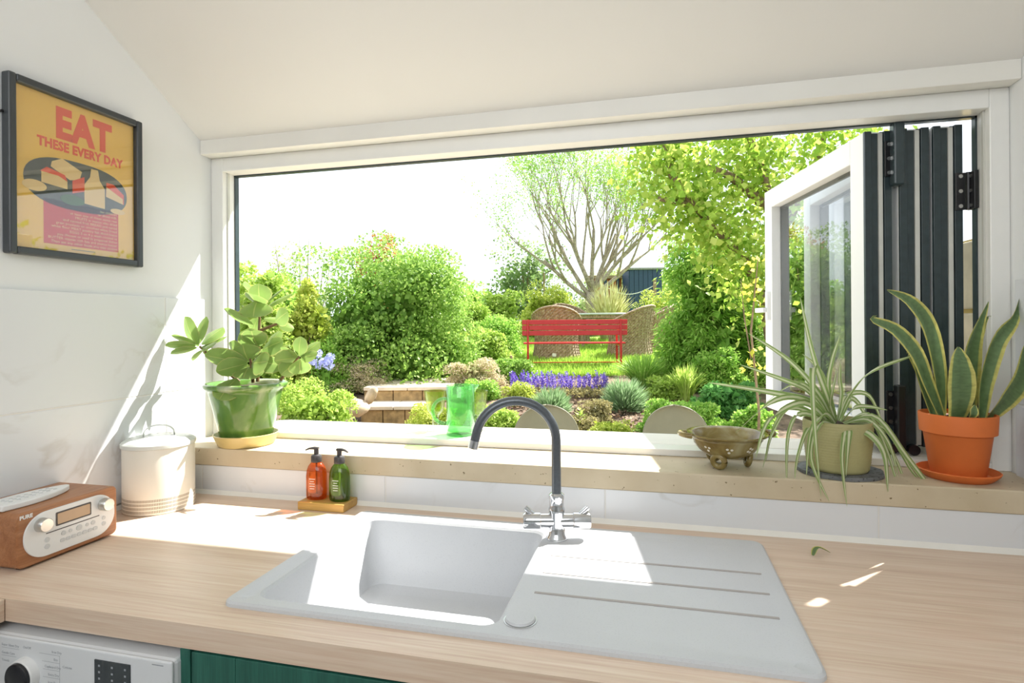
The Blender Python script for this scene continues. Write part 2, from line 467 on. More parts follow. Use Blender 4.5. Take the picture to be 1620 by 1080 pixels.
# ------------------------------------------------------------------ mesh helpers
class MB:
    def __init__(s):
        s.v = []; s.f = []; s.uv = []

    def add(s, vs, fs):
        o = len(s.v)
        s.v += [tuple(p) for p in vs]
        s.f += [tuple(i + o for i in f) for f in fs]
        return s

    def box(s, x0, x1, y0, y1, z0, z1, M=None):
        vs = [(x, y, z) for z in (z0, z1) for y in (y0, y1) for x in (x0, x1)]
        if M is not None: vs = [M @ Vector(p) for p in vs]
        return s.add(vs, [(0, 2, 3, 1), (4, 5, 7, 6), (0, 1, 5, 4), (2, 6, 7, 3), (0, 4, 6, 2), (1, 3, 7, 5)])

    def lathe(s, prof, cx=0, cy=0, n=48, a0=0, a1=2 * math.pi, sx=1, sy=1):
        """profile of (r, z) pairs spun round z; ends capped by r = 0 in the profile"""
        full = abs(a1 - a0 - 2 * math.pi) < 1e-6
        m = n if full else n + 1
        vs = []; fs = []
        for r, z in prof:
            for i in range(m):
                a = a0 + (a1 - a0) * i / n
                vs.append((cx + sx * r * math.cos(a), cy + sy * r * math.sin(a), z))
        for j in range(len(prof) - 1):
            for i in range(n):
                k = (i + 1) % m
                fs.append((j * m + i, j * m + k, (j + 1) * m + k, (j + 1) * m + i))
        return s.add(vs, fs)

    def tube(s, pts, rad, n=10, caps=True, squash=1.0):
        pts = [Vector(p) for p in pts]
        if not isinstance(rad, (list, tuple)): rad = [rad] * len(pts)
        vs = []; fs = []
        t = (pts[1] - pts[0]).normalized()
        up = Vector((0, 0, 1)) if abs(t.z) < 0.9 else Vector((1, 0, 0))
        u = t.cross(up).normalized()
        for i, p in enumerate(pts):
            if i == 0: t2 = pts[1] - pts[0]
            elif i == len(pts) - 1: t2 = pts[-1] - pts[-2]
            else: t2 = pts[i + 1] - pts[i - 1]
            t2.normalize()
            u = (u - t2 * u.dot(t2)).normalized()
            w = t2.cross(u)
            for k in range(n):
                a = 2 * math.pi * k / n
                vs.append(p + u * math.cos(a) * rad[i] + w * math.sin(a) * rad[i] * squash)
        for i in range(len(pts) - 1):
            for k in range(n):
                k2 = (k + 1) % n
                fs.append((i * n + k, i * n + k2, (i + 1) * n + k2, (i + 1) * n + k))
        if caps:
            fs.append(tuple(range(n - 1, -1, -1)))
            fs.append(tuple(range((len(pts) - 1) * n, len(pts) * n)))
        return s.add(vs, fs)

    def prism(s, poly, z0, z1, M=None):
        n = len(poly)
        vs = [(x, y, z0) for x, y in poly] + [(x, y, z1) for x, y in poly]
        if M is not None: vs = [M @ Vector(p) for p in vs]
        fs = [tuple(range(n - 1, -1, -1)), tuple(range(n, 2 * n))]
        fs += [(i, (i + 1) % n, n + (i + 1) % n, n + i) for i in range(n)]
        return s.add(vs, fs)

    def build(s, name, mat, parent=None, smooth=False, bevel=0.0, seg=2, loc=None, sub=0, solid=0.0, angle=40):
        me = bpy.data.meshes.new(name)
        me.from_pydata(s.v, [], s.f)
        bm = bmesh.new(); bm.from_mesh(me)
        bmesh.ops.recalc_face_normals(bm, faces=bm.faces)
        bm.to_mesh(me); bm.free()
        if s.uv:
            ul = me.uv_layers.new(name='UVMap')
            for lp in me.loops: ul.data[lp.index].uv = s.uv[lp.vertex_index]
        me.materials.append(MATS[mat] if isinstance(mat, str) else mat)
        o = bpy.data.objects.new(name, me)
        COL.objects.link(o)
        if parent is not None: o.parent = parent
        if loc is not None: o.location = loc
        if smooth:
            me.shade_smooth()
            if angle < 180:
                me.set_sharp_from_angle(angle=R(angle))
        if solid:
            q = o.modifiers.new('thickness', 'SOLIDIFY'); q.thickness = solid; q.offset = 0
        if bevel > 0:
            q = o.modifiers.new('bevel', 'BEVEL'); q.width = bevel; q.segments = seg
            q.limit_method = 'ANGLE'; q.angle_limit = R(35)
        if sub:
            q = o.modifiers.new('sub', 'SUBSURF'); q.levels = sub; q.render_levels = sub
        return o


def tag(o, label=None, cat=None, group=None, kind=None):
    if label: o['label'] = label
    if cat: o['category'] = cat
    if group: o['group'] = group
    if kind: o['kind'] = kind
    return o


def thing(name, label, cat, loc=(0, 0, 0), rz=0.0, group=None, kind=None):
    o = bpy.data.objects.new(name, None)
    o.empty_display_size = 0.05
    COL.objects.link(o)
    o.location = loc
    o.rotation_euler = (0, 0, rz)
    return tag(o, label, cat, group, kind)


def struct(o, label=None):
    o['kind'] = 'structure'
    if label: o['label'] = label
    return o


def text_mesh(name, body, size, mat, parent, M, bold=0.0, align='LEFT', spacing=1.0, line=1.0, extr=0.0002, sx=1.0):
    cu = bpy.data.curves.new(name, 'FONT')
    cu.body = body
    cu.size = size
    cu.offset = bold
    cu.extrude = extr
    cu.align_x = align
    cu.space_character = spacing
    cu.space_line = line
    cu.resolution_u = 2
    tmp = bpy.data.objects.new(name + '_tmp', cu)
    COL.objects.link(tmp)
    bpy.context.view_layer.update()
    dg = bpy.context.evaluated_depsgraph_get()
    me = bpy.data.meshes.new_from_object(tmp.evaluated_get(dg))
    bpy.data.objects.remove(tmp)
    bpy.data.curves.remove(cu)
    me.name = name
    me.transform(M @ Matrix.Diagonal((sx, 1, 1, 1)))
    me.materials.clear()
    me.materials.append(MATS[mat])
    o = bpy.data.objects.new(name, me)
    COL.objects.link(o)
    o.parent = parent
    return o


def facing_x(y, z, x):      # local x -> +Y, local y -> +Z, normal +X
    return Matrix(((0, 0, 1, x), (1, 0, 0, y), (0, 1, 0, z), (0, 0, 0, 1)))


def facing_my(x, z, y):     # local x -> +X, local y -> +Z, normal -Y
    return Matrix(((1, 0, 0, x), (0, 0, -1, y), (0, 1, 0, z), (0, 0, 0, 1)))


def rrect(x0, x1, y0, y1, r, n=6):
    out = []
    for cx, cy, a in ((x1 - r, y1 - r, 0), (x0 + r, y1 - r, 90), (x0 + r, y0 + r, 180), (x1 - r, y0 + r, 270)):
        for i in range(n + 1):
            t = R(a + 90 * i / n)
            out.append((cx + r * math.cos(t), cy + r * math.sin(t)))
    return out

# ------------------------------------------------------------------ room shell
XL, XR = -1.3118, 0.7648
WT = 0.91                     # worktop height
SZ = 1.034                    # sill top
FY0, FY1 = 0.151, 0.213       # window frame, inner and outer face
Z_IN = 1.838                  # top of the opening
FT = 1.880                    # top of the frame


def ceil_z(y): return 1.923 + (0.107 - y) * 0.626


YB = -3.4
struct(MB().box(XL - 0.12, XR + 0.5, YB, 0.0, -0.08, 0.0).build('floor', 'floor_stone'), 'pale stone kitchen floor')

# side walls follow the sloping ceiling
for nm, xa, xb in (('wall_left', XL - 0.12, XL), ('wall_right', XR, XR + 0.12)):
    poly = [(YB, 0), (FY1, 0), (FY1, 1.93), (0.107, 1.93), (-1.2, ceil_z(-1.2) + 0.02), (YB, ceil_z(-1.2) + 0.02)]
    mb = MB()
    n = len(poly)
    mb.add([(xa, y, z) for y, z in poly] + [(xb, y, z) for y, z in poly],
           [tuple(range(n)), tuple(range(n, 2 * n))] + [(i, (i + 1) % n, n + (i + 1) % n, n + i) for i in range(n)])
    w = struct(mb.build(nm, 'plaster'), 'painted side wall of the kitchen ' + ('with the poster' if nm == 'wall_left' else 'beside the folded window'))
    if nm == 'wall_left': wall_left = w
    else: wall_right = w

wall_front = struct(MB().box(XL, XR, 0.0, FY1, 0.0, 0.987).build('wall_front', 'grout'), 'low wall below the window, marble tiled above the worktop')
struct(MB().box(XL - 0.12, XR + 0.12, YB - 0.1, YB, 0.0, 2.8).build('wall_back', 'plaster'), 'plain wall behind the viewer')
# wall over the window
struct(MB().box(XL, XR, 0.108, FY1 + 0.02, FT + 0.04, 2.25).build('wall_above_window', 'plaster'), 'wall above the window behind the sloping ceiling')
y1 = -1.2
cm = MB()
sec = [(0.113, ceil_z(0.113)), (y1, ceil_z(y1)), (YB, ceil_z(y1)), (YB, ceil_z(y1) + 0.1), (y1 - 0.03, ceil_z(y1) + 0.1), (0.113, ceil_z(0.113) + 0.1)]
n = len(sec)
cm.add([(XL, y, z) for y, z in sec] + [(XR, y, z) for y, z in sec],
       [tuple(range(n)), tuple(range(n, 2 * n))] + [(i, (i + 1) % n, n + (i + 1) % n, n + i) for i in range(n)])
struct(cm.build('ceiling', 'ceiling_paint'), 'sloping cream ceiling rising from the window head')
# painted timber lintel board
struct(MB().box(XL, XR, 0.1075, FY1, FT, 1.9235).build('trim_1', 'gloss_paint', bevel=0.002), 'painted timber board along the top of the window')
# render/brick outside face of the wall
struct(MB().box(XL - 1.5, XL, FY1 - 0.05, FY1, -0.1, 2.3).build('wall_outside', 'plaster'), 'outside face of the house beside the window')

struct(MB().box(-2.4, 2.1, 0.19, 0.452, 2.13, 2.21).build('roof_eave', 'gloss_paint'), 'painted roof eave over the outside of the window')

# marble tiles on the left wall
TH = 0.009


def tile_x(xa, xb, ya, yb, za, zb, parent):
    MB().box(xa, xb, ya, yb, za, zb).build('tile', 'marble_tile', parent, bevel=0.0012)


g = 0.0016
gm_ = MB(); gm_.box(XL, XL + TH - 0.0012, -1.678, 0.1115, 0.9225, 1.447)
gm_.build('grout', 'grout', wall_left)
gm_ = MB(); gm_.box(XR - TH + 0.0012, XR, -0.978, 0.120, 0.9225, 1.4535)
gm_.build('grout', 'grout', wall_right)
MB().box(XL + TH, XR - TH, -0.0074, 0.0, 0.917, 0.9865).build('grout', 'grout', wall_front)
ycuts = [0.113, -0.031, -0.58, -1.129, -1.678]
zc = [(0.9225, 1.185), (1.185, 1.4485)]
for za, zb in zc:
    for yb_, ya_ in zip(ycuts[:-1], ycuts[1:]):
        tile_x(XL, XL + TH, ya_ + g, yb_ - g, za + g, zb - g, wall_left)
for za, zb in ((0.9225, 1.187), (1.187, 1.455)):
    for ya_, yb_ in ((-0.43, 0.122), (-0.98, -0.43)):
        tile_x(XR - TH, XR, ya_ + g, yb_ - g, za + g, zb - g, wall_right)
xc = [XL + TH, -1.206, -0.658, -0.109, 0.449, XR - TH]
for xa, xb in zip(xc[:-1], xc[1:]):
    MB().box(xa + g, xb - g, -0.0085, 0.0, 0.917, 0.9865).build('tile', 'marble_tile', wall_front, bevel=0.001)
sl = MB()
sl.prism([(0, 0), (-0.009, 0), (0, 0.010)], XL + TH, XR - TH, Matrix(((0, 0, 1, 0), (1, 0, 0, -0.0085), (0, 1, 0, WT), (0, 0, 0, 1))))
struct(sl.build('trim_2', 'sealant'), 'white sealant bead along the back of the worktop')
sl = MB()
sl.prism([(0, 0), (0.008, 0), (0, 0.010)], -0.6, -0.0175, Matrix(((1, 0, 0, XL + TH), (0, 0, 1, 0), (0, 1, 0, WT), (0, 0, 0, 1))))
struct(sl.build('trim_3', 'sealant'), 'white sealant bead where the worktop meets the left wall')

# ------------------------------------------------------------------ window: frame, sill, folded sashes
win = thing('window_1', 'wide white bifold window standing open over the sink', None, (0, 0, 0), kind='structure')
MB().box(XL, XR, -0.012, FY0 + 0.01, 0.987, SZ).build('window_sill', 'sill_concrete', win, bevel=0.003)['label'] = 'buff cast concrete sill with small pits'
X0, X1 = -1.2705, 0.7269
MB().box(XL, X0, FY0, FY1, SZ, FT).build('frame_jamb', 'upvc', win, bevel=0.002)
MB().box(X1, XR, FY0, FY1, SZ, FT).build('frame_jamb', 'upvc', win, bevel=0.002)
MB().box(X0, X1, FY0, FY1, Z_IN, FT).build('frame_head', 'upvc', win, bevel=0.002)
MB().box(X0, X1, FY0, FY1, SZ, SZ + 0.017).build('frame_track', 'upvc', win, bevel=0.002)
for x0_, x1_ in ((X0, X0 + 0.004), (X1 - 0.004, X1)):
    MB().box(x0_, x1_, FY0 + 0.018, FY0 + 0.026, SZ + 0.017, Z_IN).build('gasket', 'grey_gasket', win)
    MB().box(x0_, x1_, FY1 - 0.012, FY1 + 0.004, SZ + 0.017, Z_IN).build('gasket', 'anthracite', win)
MB().box(X0, X1, FY1 - 0.012, FY1 + 0.004, Z_IN - 0.004, Z_IN).build('gasket', 'anthracite', win)


def sash(p0, p1, z0, z1, thick, face_white_left, name_label):
    """one hinged leaf from its near end p0 to its far end p1; the left face is at local y = 0"""
    p0 = Vector((*p0, 0)); p1 = Vector((*p1, 0))
    d = (p1 - p0); Ln = d.length; d.normalize()
    nrm = Vector((d.y, -d.x, 0))          # to the right of the leaf
    M = Matrix(((d.x, nrm.x, 0, p0.x), (d.y, nrm.y, 0, p0.y), (0, 0, 1, 0), (0, 0, 0, 1)))
    e = bpy.data.objects.new('sash', None); COL.objects.link(e); e.parent = win
    e['label'] = name_label
    fw = 0.062
    wy = (0.0, thick * 0.62) if face_white_left else (thick * 0.38, thick)
    dy = (thick * 0.62, thick) if face_white_left else (0.0, thick * 0.38)
    for a, b_, c_, d_ in ((0, fw, z0, z1), (Ln - fw, Ln, z0, z1)):
        MB().box(a, b_, wy[0], wy[1], c_, d_, M).build('stile', 'sash_white', e, bevel=0.002)
        MB().box(a, b_, dy[0], dy[1], c_, d_, M).build('stile_cover', 'anthracite', e, bevel=0.001)
    for c_, d_ in ((z0, z0 + fw), (z1 - fw, z1)):
        MB().box(fw, Ln - fw, wy[0], wy[1], c_, d_, M).build('rail', 'sash_white', e, bevel=0.002)
        MB().box(fw, Ln - fw, dy[0], dy[1], c_, d_, M).build('rail_cover', 'anthracite', e, bevel=0.001)
    ym = thick * 0.5
    MB().box(fw - 0.003, Ln - fw + 0.003, ym - 0.002, ym + 0.002, z0 + fw - 0.003, z1 - fw + 0.003, M).build('pane', 'pane_glass', e)
    # glazing spacer
    sp = MB()
    for a, b_, c_, d_ in ((fw, fw + 0.010, z0 + fw, z1 - fw), (Ln - fw - 0.010, Ln - fw, z0 + fw, z1 - fw),
                          (fw, Ln - fw, z0 + fw, z0 + fw + 0.010), (fw, Ln - fw, z1 - fw - 0.010, z1 - fw)):
        sp.box(a, b_, ym + 0.002, ym + 0.012, c_, d_, M)
    sp.build('glazing_bead', 'anthracite', e)
    # profiled near edge: dark ribs with pale gasket strips between them
    t = thick
    for a, b_, pr, mt in ((0.0, 0.27, 0.007, 'anthracite'), (0.27, 0.53, 0.002, 'anthracite'), (0.53, 0.70, 0.005, 'grey_gasket'), (0.72, 1.0, 0.008, 'anthracite')):
        MB().box(-pr, 0.001, t * a, t * b_ - 0.0006, z0 + (0.004 if pr < 0.006 else 0), z1 - (0.004 if pr < 0.006 else 0), M).build('edge_strip', mt, e, bevel=0.0008)
    return e, M, Ln


SZ0, SZ1 = 1.068, 1.826
sa, MA, LA = sash((0.499, 0.222), (0.388, 0.855), SZ0, SZ1, 0.062, True, 'white framed glazed leaf angled out into the garden')
sb_, MBm, LB = sash((0.574, 0.222), (0.520, 0.868), SZ0, SZ1, 0.064, True, 'middle folded leaf of the window')
sc, MC, LC = sash((0.644, 0.222), (0.598, 0.868), SZ0, SZ1, 0.062, True, 'leaf of the window hinged to the right jamb')
# lever handle at the free edge of the angled leaf
hd = MB()
hd.box(LA - 0.050, LA - 0.030, -0.012, 0.0, 1.375, 1.475, MA)
hd.box(LA - 0.048, LA + 0.030, -0.026, -0.012, 1.402, 1.418, MA)
hd.build('handle', 'sash_white', sa, bevel=0.002)


def hinge(parent, M, y0, y1, z0, z1):
    h = MB().box(-0.0125, -0.008, y0, y1, z0, z1, M).build('hinge', 'hinge_black', parent, bevel=0.0008)
    for k in range(3):
        zz = z0 + (z1 - z0) * (0.1 + 0.4 * k)
        yy = (y0 + y1) / 2
        p = M @ Vector((-0.0125, yy, zz)); q = M @ Vector((-0.0142, yy, zz))
        MB().tube([p, q], 0.0045, 12).build('screw', 'steel', parent)
    return h


hinge(sa, MA, 0.044, 0.062, 1.715, 1.800)
hinge(sa, MA, 0.044, 0.062, 1.118, 1.200)
hinge(sc, MC, 0.044, 0.064, 1.625, 1.712)
for M_, yk, z0_, z1_ in ((MA, 0.068, 1.715, 1.800), (MA, 0.068, 1.118, 1.200), (MC, 0.070, 1.625, 1.712)):
    MB().tube([M_ @ Vector((-0.012, yk, z0_)), M_ @ Vector((-0.012, yk, z1_))], 0.0055, 10).build('hinge_knuckle', 'hinge_black', win, smooth=True)
for z0_, z1_ in ((1.625, 1.712),):
    MB().box(X1 - 0.010, X1 - 0.001, FY1 - 0.020, FY1 + 0.012, z0_, z1_).build('hinge_plate', 'hinge_black', win, bevel=0.001)
    for k in range(3):
        zz = z0_ + 0.009 + 0.034 * k
        MB().tube([(X1 - 0.010, FY1 - 0.006, zz), (X1 - 0.0115, FY1 - 0.006, zz)], 0.004, 10).build('screw', 'steel', win)
# top carriage hanging in the head track, bottom roller carriage
cr = MB()
cr.box(0.556, 0.580, 0.196, 0.226, 1.690, Z_IN)
cr.build('top_carrier', 'anthracite', win, bevel=0.004)
cr = MB()
cr.box(0.560, 0.578, 0.196, 0.224, SZ + 0.022, 1.215)
cr.build('bottom_carrier', 'hinge_black', win, bevel=0.003)
for xw in (0.545, 0.592):
    MB().tube([(xw, 0.190, SZ + 0.031), (xw, 0.206, SZ + 0.031)], 0.0125, 18).build('roller', 'black_plastic', win, smooth=True)

# outside serving counter
oc = MB()
pts = [(-1.24, FY1 + 0.004), (0.80, FY1 + 0.004), (0.80, 0.362)] + [(-1.17 + 0.07 * math.cos(R(a)), 0.292 + 0.07 * math.sin(R(a))) for a in range(90, 181, 15)]
oc.prism(pts, SZ - 0.012, SZ + 0.017)
tag(oc.build('outdoor_counter', 'counter_white', bevel=0.003), 'white outdoor serving counter running along outside the window', 'counter')
struct(MB().box(-1.25, 0.85, FY1, 0.245, -0.05, SZ - 0.012).build('wall_below_counter', 'plaster'), 'outside wall below the serving counter')

# ------------------------------------------------------------------ worktops
SX0, SX1, SY0, SY1 = -0.6894, 0.2144, -0.541, -0.068
BX0, BX1, BY0, BY1 = -0.650, -0.228, -0.512, -0.105
wt = thing('worktop', 'long light oak worktop around the sink', 'worktop', (0, 0, WT - 0.038))
wtm = MB()
a0, a1 = XL + TH, XR
hx0, hx1, hy0, hy1 = SX0 + 0.015, SX1 - 0.015, SY0 + 0.015, SY1 - 0.015
for x0_, x1_, y0_, y1_ in ((a0, hx0, -0.6, -0.0005), (hx1, a1, -0.6, -0.0005), (hx0, hx1, -0.6, hy0), (hx0, hx1, hy1, -0.0005)):
    wtm.box(x0_, x1_, y0_, y1_, 0.0, 0.038)
wtm.build('top_board', 'oak_worktop', wt)
wt2 = MB().box(XL + TH, -1.063, -1.5, -0.6015, 0, 0.038).build('worktop', 'oak_worktop_y', bevel=0.001, loc=(0, 0, WT - 0.038))
tag(wt2, 'narrow return of oak worktop along the left wall', 'worktop')

# ------------------------------------------------------------------ sink
sk = thing('kitchen_sink', 'grey stone resin sink with one bowl and grooved drainer', 'sink', (0, 0, WT))
sm = bmesh.new()


def ring(poly, z): return [sm.verts.new((x, y, z)) for x, y in poly]


def bridge(a, b):
    n = len(a)
    for i in range(n):
        sm.faces.new((a[i], a[(i + 1) % n], b[(i + 1) % n], b[i]))


NR = 6
o0 = ring(rrect(SX0, SX1, SY0, SY1, 0.022, NR), 0.0)
o1 = ring(rrect(SX0 + 0.001, SX1 - 0.001, SY0 + 0.001, SY1 - 0.001, 0.021, NR), 0.005)
o2 = ring(rrect(SX0 + 0.005, SX1 - 0.005, SY0 + 0.005, SY1 - 0.005, 0.018, NR), 0.008)
bridge(o0, o1); bridge(o1, o2)
# raised rim then a shallow step down to the deck
o3 = ring(rrect(SX0 + 0.022, SX1 - 0.026, SY0 + 0.018, SY1 - 0.022, 0.016, NR), 0.008)
o4 = ring(rrect(SX0 + 0.026, SX1 - 0.031, SY0 + 0.021, SY1 - 0.026, 0.014, NR), 0.0055)
bridge(o2, o3); bridge(o3, o4)
b0 = ring(rrect(BX0, BX1, BY0, BY1, 0.030, NR), 0.0055)
b1 = ring(rrect(BX0 + 0.004, BX1 - 0.004, BY0 + 0.004, BY1 - 0.004, 0.028, NR), 0.001)
b2 = ring(rrect(BX0 + 0.014, BX1 - 0.012, BY0 + 0.010, BY1 - 0.012, 0.030, NR), -0.118)
b3 = ring(rrect(BX0 + 0.022, BX1 - 0.020, BY0 + 0.018, BY1 - 0.020, 0.030, NR), -0.138)
b4 = ring(rrect(BX0 + 0.045, BX1 - 0.042, BY0 + 0.040, BY1 - 0.042, 0.028, NR), -0.147)
bridge(b0, b1); bridge(b1, b2); bridge(b2, b3); bridge(b3, b4)
sm.faces.new(b4[::-1])
# deck between o4 and the bowl mouth
edges = []
for rg in (o4, b0):
    for i in range(len(rg)):
        e_ = sm.edges.get((rg[i], rg[(i + 1) % len(rg)]))
        if e_: edges.append(e_)
bmesh.ops.triangle_fill(sm, use_beauty=True, use_dissolve=False, edges=edges)
bmesh.ops.recalc_face_normals(sm, faces=sm.faces)
me = bpy.data.meshes.new('basin')
sm.to_mesh(me); sm.free()
me.materials.append(MATS['sink_resin'])
me.shade_smooth(); me.set_sharp_from_angle(angle=R(32))
ob = bpy.data.objects.new('basin', me); COL.objects.link(ob); ob.parent = sk
# drainer grooves (thin flat strips, groove shade painted as a darker colour)
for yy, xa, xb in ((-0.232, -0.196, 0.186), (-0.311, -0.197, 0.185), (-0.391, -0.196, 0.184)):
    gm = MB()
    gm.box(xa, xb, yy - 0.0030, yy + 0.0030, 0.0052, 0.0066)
    gm.build('drainer_groove_shade', plain('groove_shadow', (0.40, 0.37, 0.35), 0.6) if 'groove_shadow' not in MATS else 'groove_shadow', sk, bevel=0.0005)
cp = MB().lathe([(0, 0.0055), (0.0225, 0.0055), (0.0235, 0.0075), (0.0215, 0.0105), (0, 0.0115)], -0.199, -0.484, 40)
cp.build('overflow_cap', 'sink_resin', sk, smooth=True)
cp = MB().lathe([(0.0238, 0.0054), (0.0255, 0.0058), (0.0255, 0.0064), (0.0238, 0.0066)], -0.199, -0.484, 40)
cp.build('cap_ring', 'steel', sk, smooth=True)
MB().lathe([(0, -0.146), (0.040, -0.146), (0.043, -0.1445), (0.038, -0.142), (0.015, -0.143), (0, -0.143)], -0.44, -0.30, 36).build('drain', 'chrome', sk, smooth=True)

# ------------------------------------------------------------------ tap
TX, TY = -0.199, -0.142
tp = thing('mixer_tap', 'chrome mixer tap with a dark grey swan neck spout', 'tap', (TX, TY, WT + 0.0055))
rt = Vector((0.971, 0.239, 0)); fw_ = Vector((-0.239, 0.971, 0))
bdy = MB().lathe([(0, 0), (0.0225, 0), (0.0225, 0.004), (0.0175, 0.010), (0.0165, 0.030), (0.0165, 0.055), (0.0175, 0.062), (0.0150, 0.068), (0.0150, 0.082), (0.0160, 0.084), (0.0160, 0.092), (0.012, 0.096), (0, 0.096)], 0, 0, 36)
bdy.build('body', 'chrome', tp, smooth=True)
cz = 0.038
cross = MB().tube([rt * -0.034 + Vector((0, 0, cz)), rt * 0.034 + Vector((0, 0, cz))], 0.0150, 32)
cross.build('valve_arm', 'chrome', tp, smooth=True)
for sg in (-1, 1):
    kn = MB().tube([rt * sg * 0.035 + Vector((0, 0, cz)), rt * sg * 0.068 + Vector((0, 0, cz)), rt * sg * 0.0705 + Vector((0, 0, cz))], [0.0168, 0.0168, 0.0150], 32)
    h_ = kn.build('handle', 'chrome', tp, smooth=True)
    lv = MB()
    a_ = rt * sg
    pts = [a_ * 0.050 + Vector((0, 0, cz + 0.013)), a_ * 0.060 + Vector((0, 0, cz + 0.021)), a_ * 0.066 + Vector((0, 0, cz + 0.027))]
    lv.tube(pts, [0.006, 0.0065, 0.0055], 12, squash=1.0)
    lv.build('lever', 'chrome', h_, smooth=True)
rr = 0.0845
pp = [Vector((0, 0, 0.094)), Vector((0, 0, 0.15)), Vector((0, 0, 0.205))]
for a in range(6, 167, 8):
    t = R(a)
    pp.append(rt * (-rr + rr * math.cos(t)) + Vector((0, 0, 0.205 + rr * math.sin(t))))
t = R(166)
tang = rt * (-math.sin(t)) + Vector((0, 0, math.cos(t)))
endp = pp[-1] + tang * 0.020
pp.append(endp)
MB().tube(pp, 0.0098, 24).build('spout', 'gunmetal', tp, smooth=True)
MB().tube([endp - tang * 0.001, endp + tang * 0.016], 0.0104, 24).build('aerator', 'chrome', tp, smooth=True)

# ------------------------------------------------------------------ soap bottles on a block
bk = MB().box(-0.0635, 0.0635, -0.034, 0.034, 0, 0.020)
tag(bk.build('soap_block', 'block_wood', bevel=0.002, loc=(-0.797, -0.046, WT)), 'small oiled wooden block under the two soap bottles', 'tray')


def pump_bottle(x, y, mat, label, spout_ang, text):
    t = thing('soap_bottle', label, 'bottle', (x, y, WT + 0.0205), 0.0, 'pump soap bottles on the wooden block')
    pr = [(0, 0), (0.0235, 0), (0.0265, 0.003), (0.0270, 0.010), (0.0270, 0.058), (0.0255, 0.070), (0.0215, 0.081), (0.0155, 0.0885), (0.0115, 0.0915), (0.0115, 0.096), (0, 0.096)]
    MB().lathe(pr, 0, 0, 36, sy=0.74).build('bottle_body', mat, t, smooth=True)
    MB().lathe([(0, 0.092), (0.0128, 0.092), (0.0132, 0.094), (0.0132, 0.106), (0.0115, 0.109), (0.006, 0.111), (0.006, 0.125), (0, 0.125)], 0, 0, 28).build('collar', 'dark_grey_plastic', t, smooth=True)
    d = Vector((math.cos(spout_ang), math.sin(spout_ang), 0))
    hd_ = MB()
    hd_.tube([d * -0.006 + Vector((0, 0, 0.1255)), d * 0.006 + Vector((0, 0, 0.1265)), d * 0.018 + Vector((0, 0, 0.1255)), d * 0.027 + Vector((0, 0, 0.1215))], [0.0058, 0.0060, 0.0040, 0.0026], 12, squash=0.62)
    hd_.build('pump_head', 'dark_grey_plastic', t, smooth=True)
    MB().tube([(0, 0, 0.012), (0, 0, 0.092)], 0.0022, 10).build('dip_tube', 'white_plastic' if mat == 'green_bottle' else 'dark_grey_plastic', t)
    # printed front label lines
    ln = MB()
    for k, w in enumerate((0.016, 0.010, 0.014, 0.014, 0.012)):
        zz = 0.052 - 0.006 * k
        yf = -0.0204
        ln.box(-w / 2, w / 2, yf - 0.0002, yf + 0.0016, zz, zz + 0.0016)
    ln.build('printed_label', 'pale_print', t)
    return t


pump_bottle(-0.829, -0.045, 'amber_bottle', 'amber orange pump soap bottle on the wooden block', R(195), 1)
pump_bottle(-0.763, -0.047, 'green_bottle', 'olive green pump soap bottle on the wooden block', R(-12), 1)

# ------------------------------------------------------------------ canister
cn = thing('compost_canister', 'cream enamel canister with a handled lid and brown stroke bands', 'canister', (-1.2205, -0.135, WT))
cr_ = 0.0800
MB().lathe([(0, 0), (cr_ - 0.002, 0), (cr_, 0.002), (cr_, 0.158), (cr_ - 0.001, 0.160), (0, 0.160)], 0, 0, 64).build('drum', 'canister_print', cn, smooth=True)
MB().lathe([(cr_ + 0.0005, 0.158), (cr_ + 0.003, 0.159), (cr_ + 0.0035, 0.163), (cr_ + 0.003, 0.168), (cr_ - 0.002, 0.172), (cr_ - 0.012, 0.178), (0.045, 0.181), (0, 0.182)], 0, 0, 64).build('lid', 'lid_enamel', cn, smooth=True)
hm = MB()
hv = []
for i in range(15):
    a = math.pi * i / 14
    hv.append((0.034 * math.cos(a), 0.026 * math.sin(a) ** 0.8 if math.sin(a) > 1e-6 else 0))
for y0_, y1_ in ((-0.008, 0.008),):
    vs = []
    for (hx, hz) in hv: vs += [(hx, y0_, 0.1815 + hz), (hx, y1_, 0.1815 + hz)]
    hm.add(vs, [(2 * i, 2 * i + 1, 2 * i + 3, 2 * i + 2) for i in range(len(hv) - 1)])
ho = hm.build('lid_handle', 'lid_enamel', cn, smooth=True, solid=0.0025)
ho.rotation_euler = (0, 0, R(40))
for k in range(6):
    a = R(60 * k + 20)
    MB().lathe([(0, 0.1800), (0.0032, 0.1800), (0.0032, 0.1815), (0, 0.1815)], 0.030 * math.cos(a), 0.030 * math.sin(a), 12).build('vent_hole', 'black_plastic', cn)

# ------------------------------------------------------------------ radio
RX0, RX1, RY0, RY1 = -1.300, -1.149, -0.521, -0.317
rd = thing('radio', 'walnut veneered radio with a white oval control panel', 'radio', (0, 0, WT))
rb = MB()
rb.prism(rrect(RY0, RY1, 0.004, 0.109, 0.012, 6), 0, RX1 - RX0, Matrix(((0, 0, 1, RX0), (1, 0, 0, 0), (0, 1, 0, 0), (0, 0, 0, 1))))
rb.build('case', 'radio_walnut', rd, smooth=True, bevel=0.003, angle=30)
ft = [(RX0 + 0.02, RY0 + 0.02), (RX0 + 0.02, RY1 - 0.02), (RX1 - 0.02, RY0 + 0.02), (RX1 - 0.02, RY1 - 0.02)]
for fx, fy in ft:
    MB().lathe([(0, 0), (0.007, 0), (0.007, 0.0045), (0, 0.0045)], fx, fy, 16).build('foot', 'black_plastic', rd)


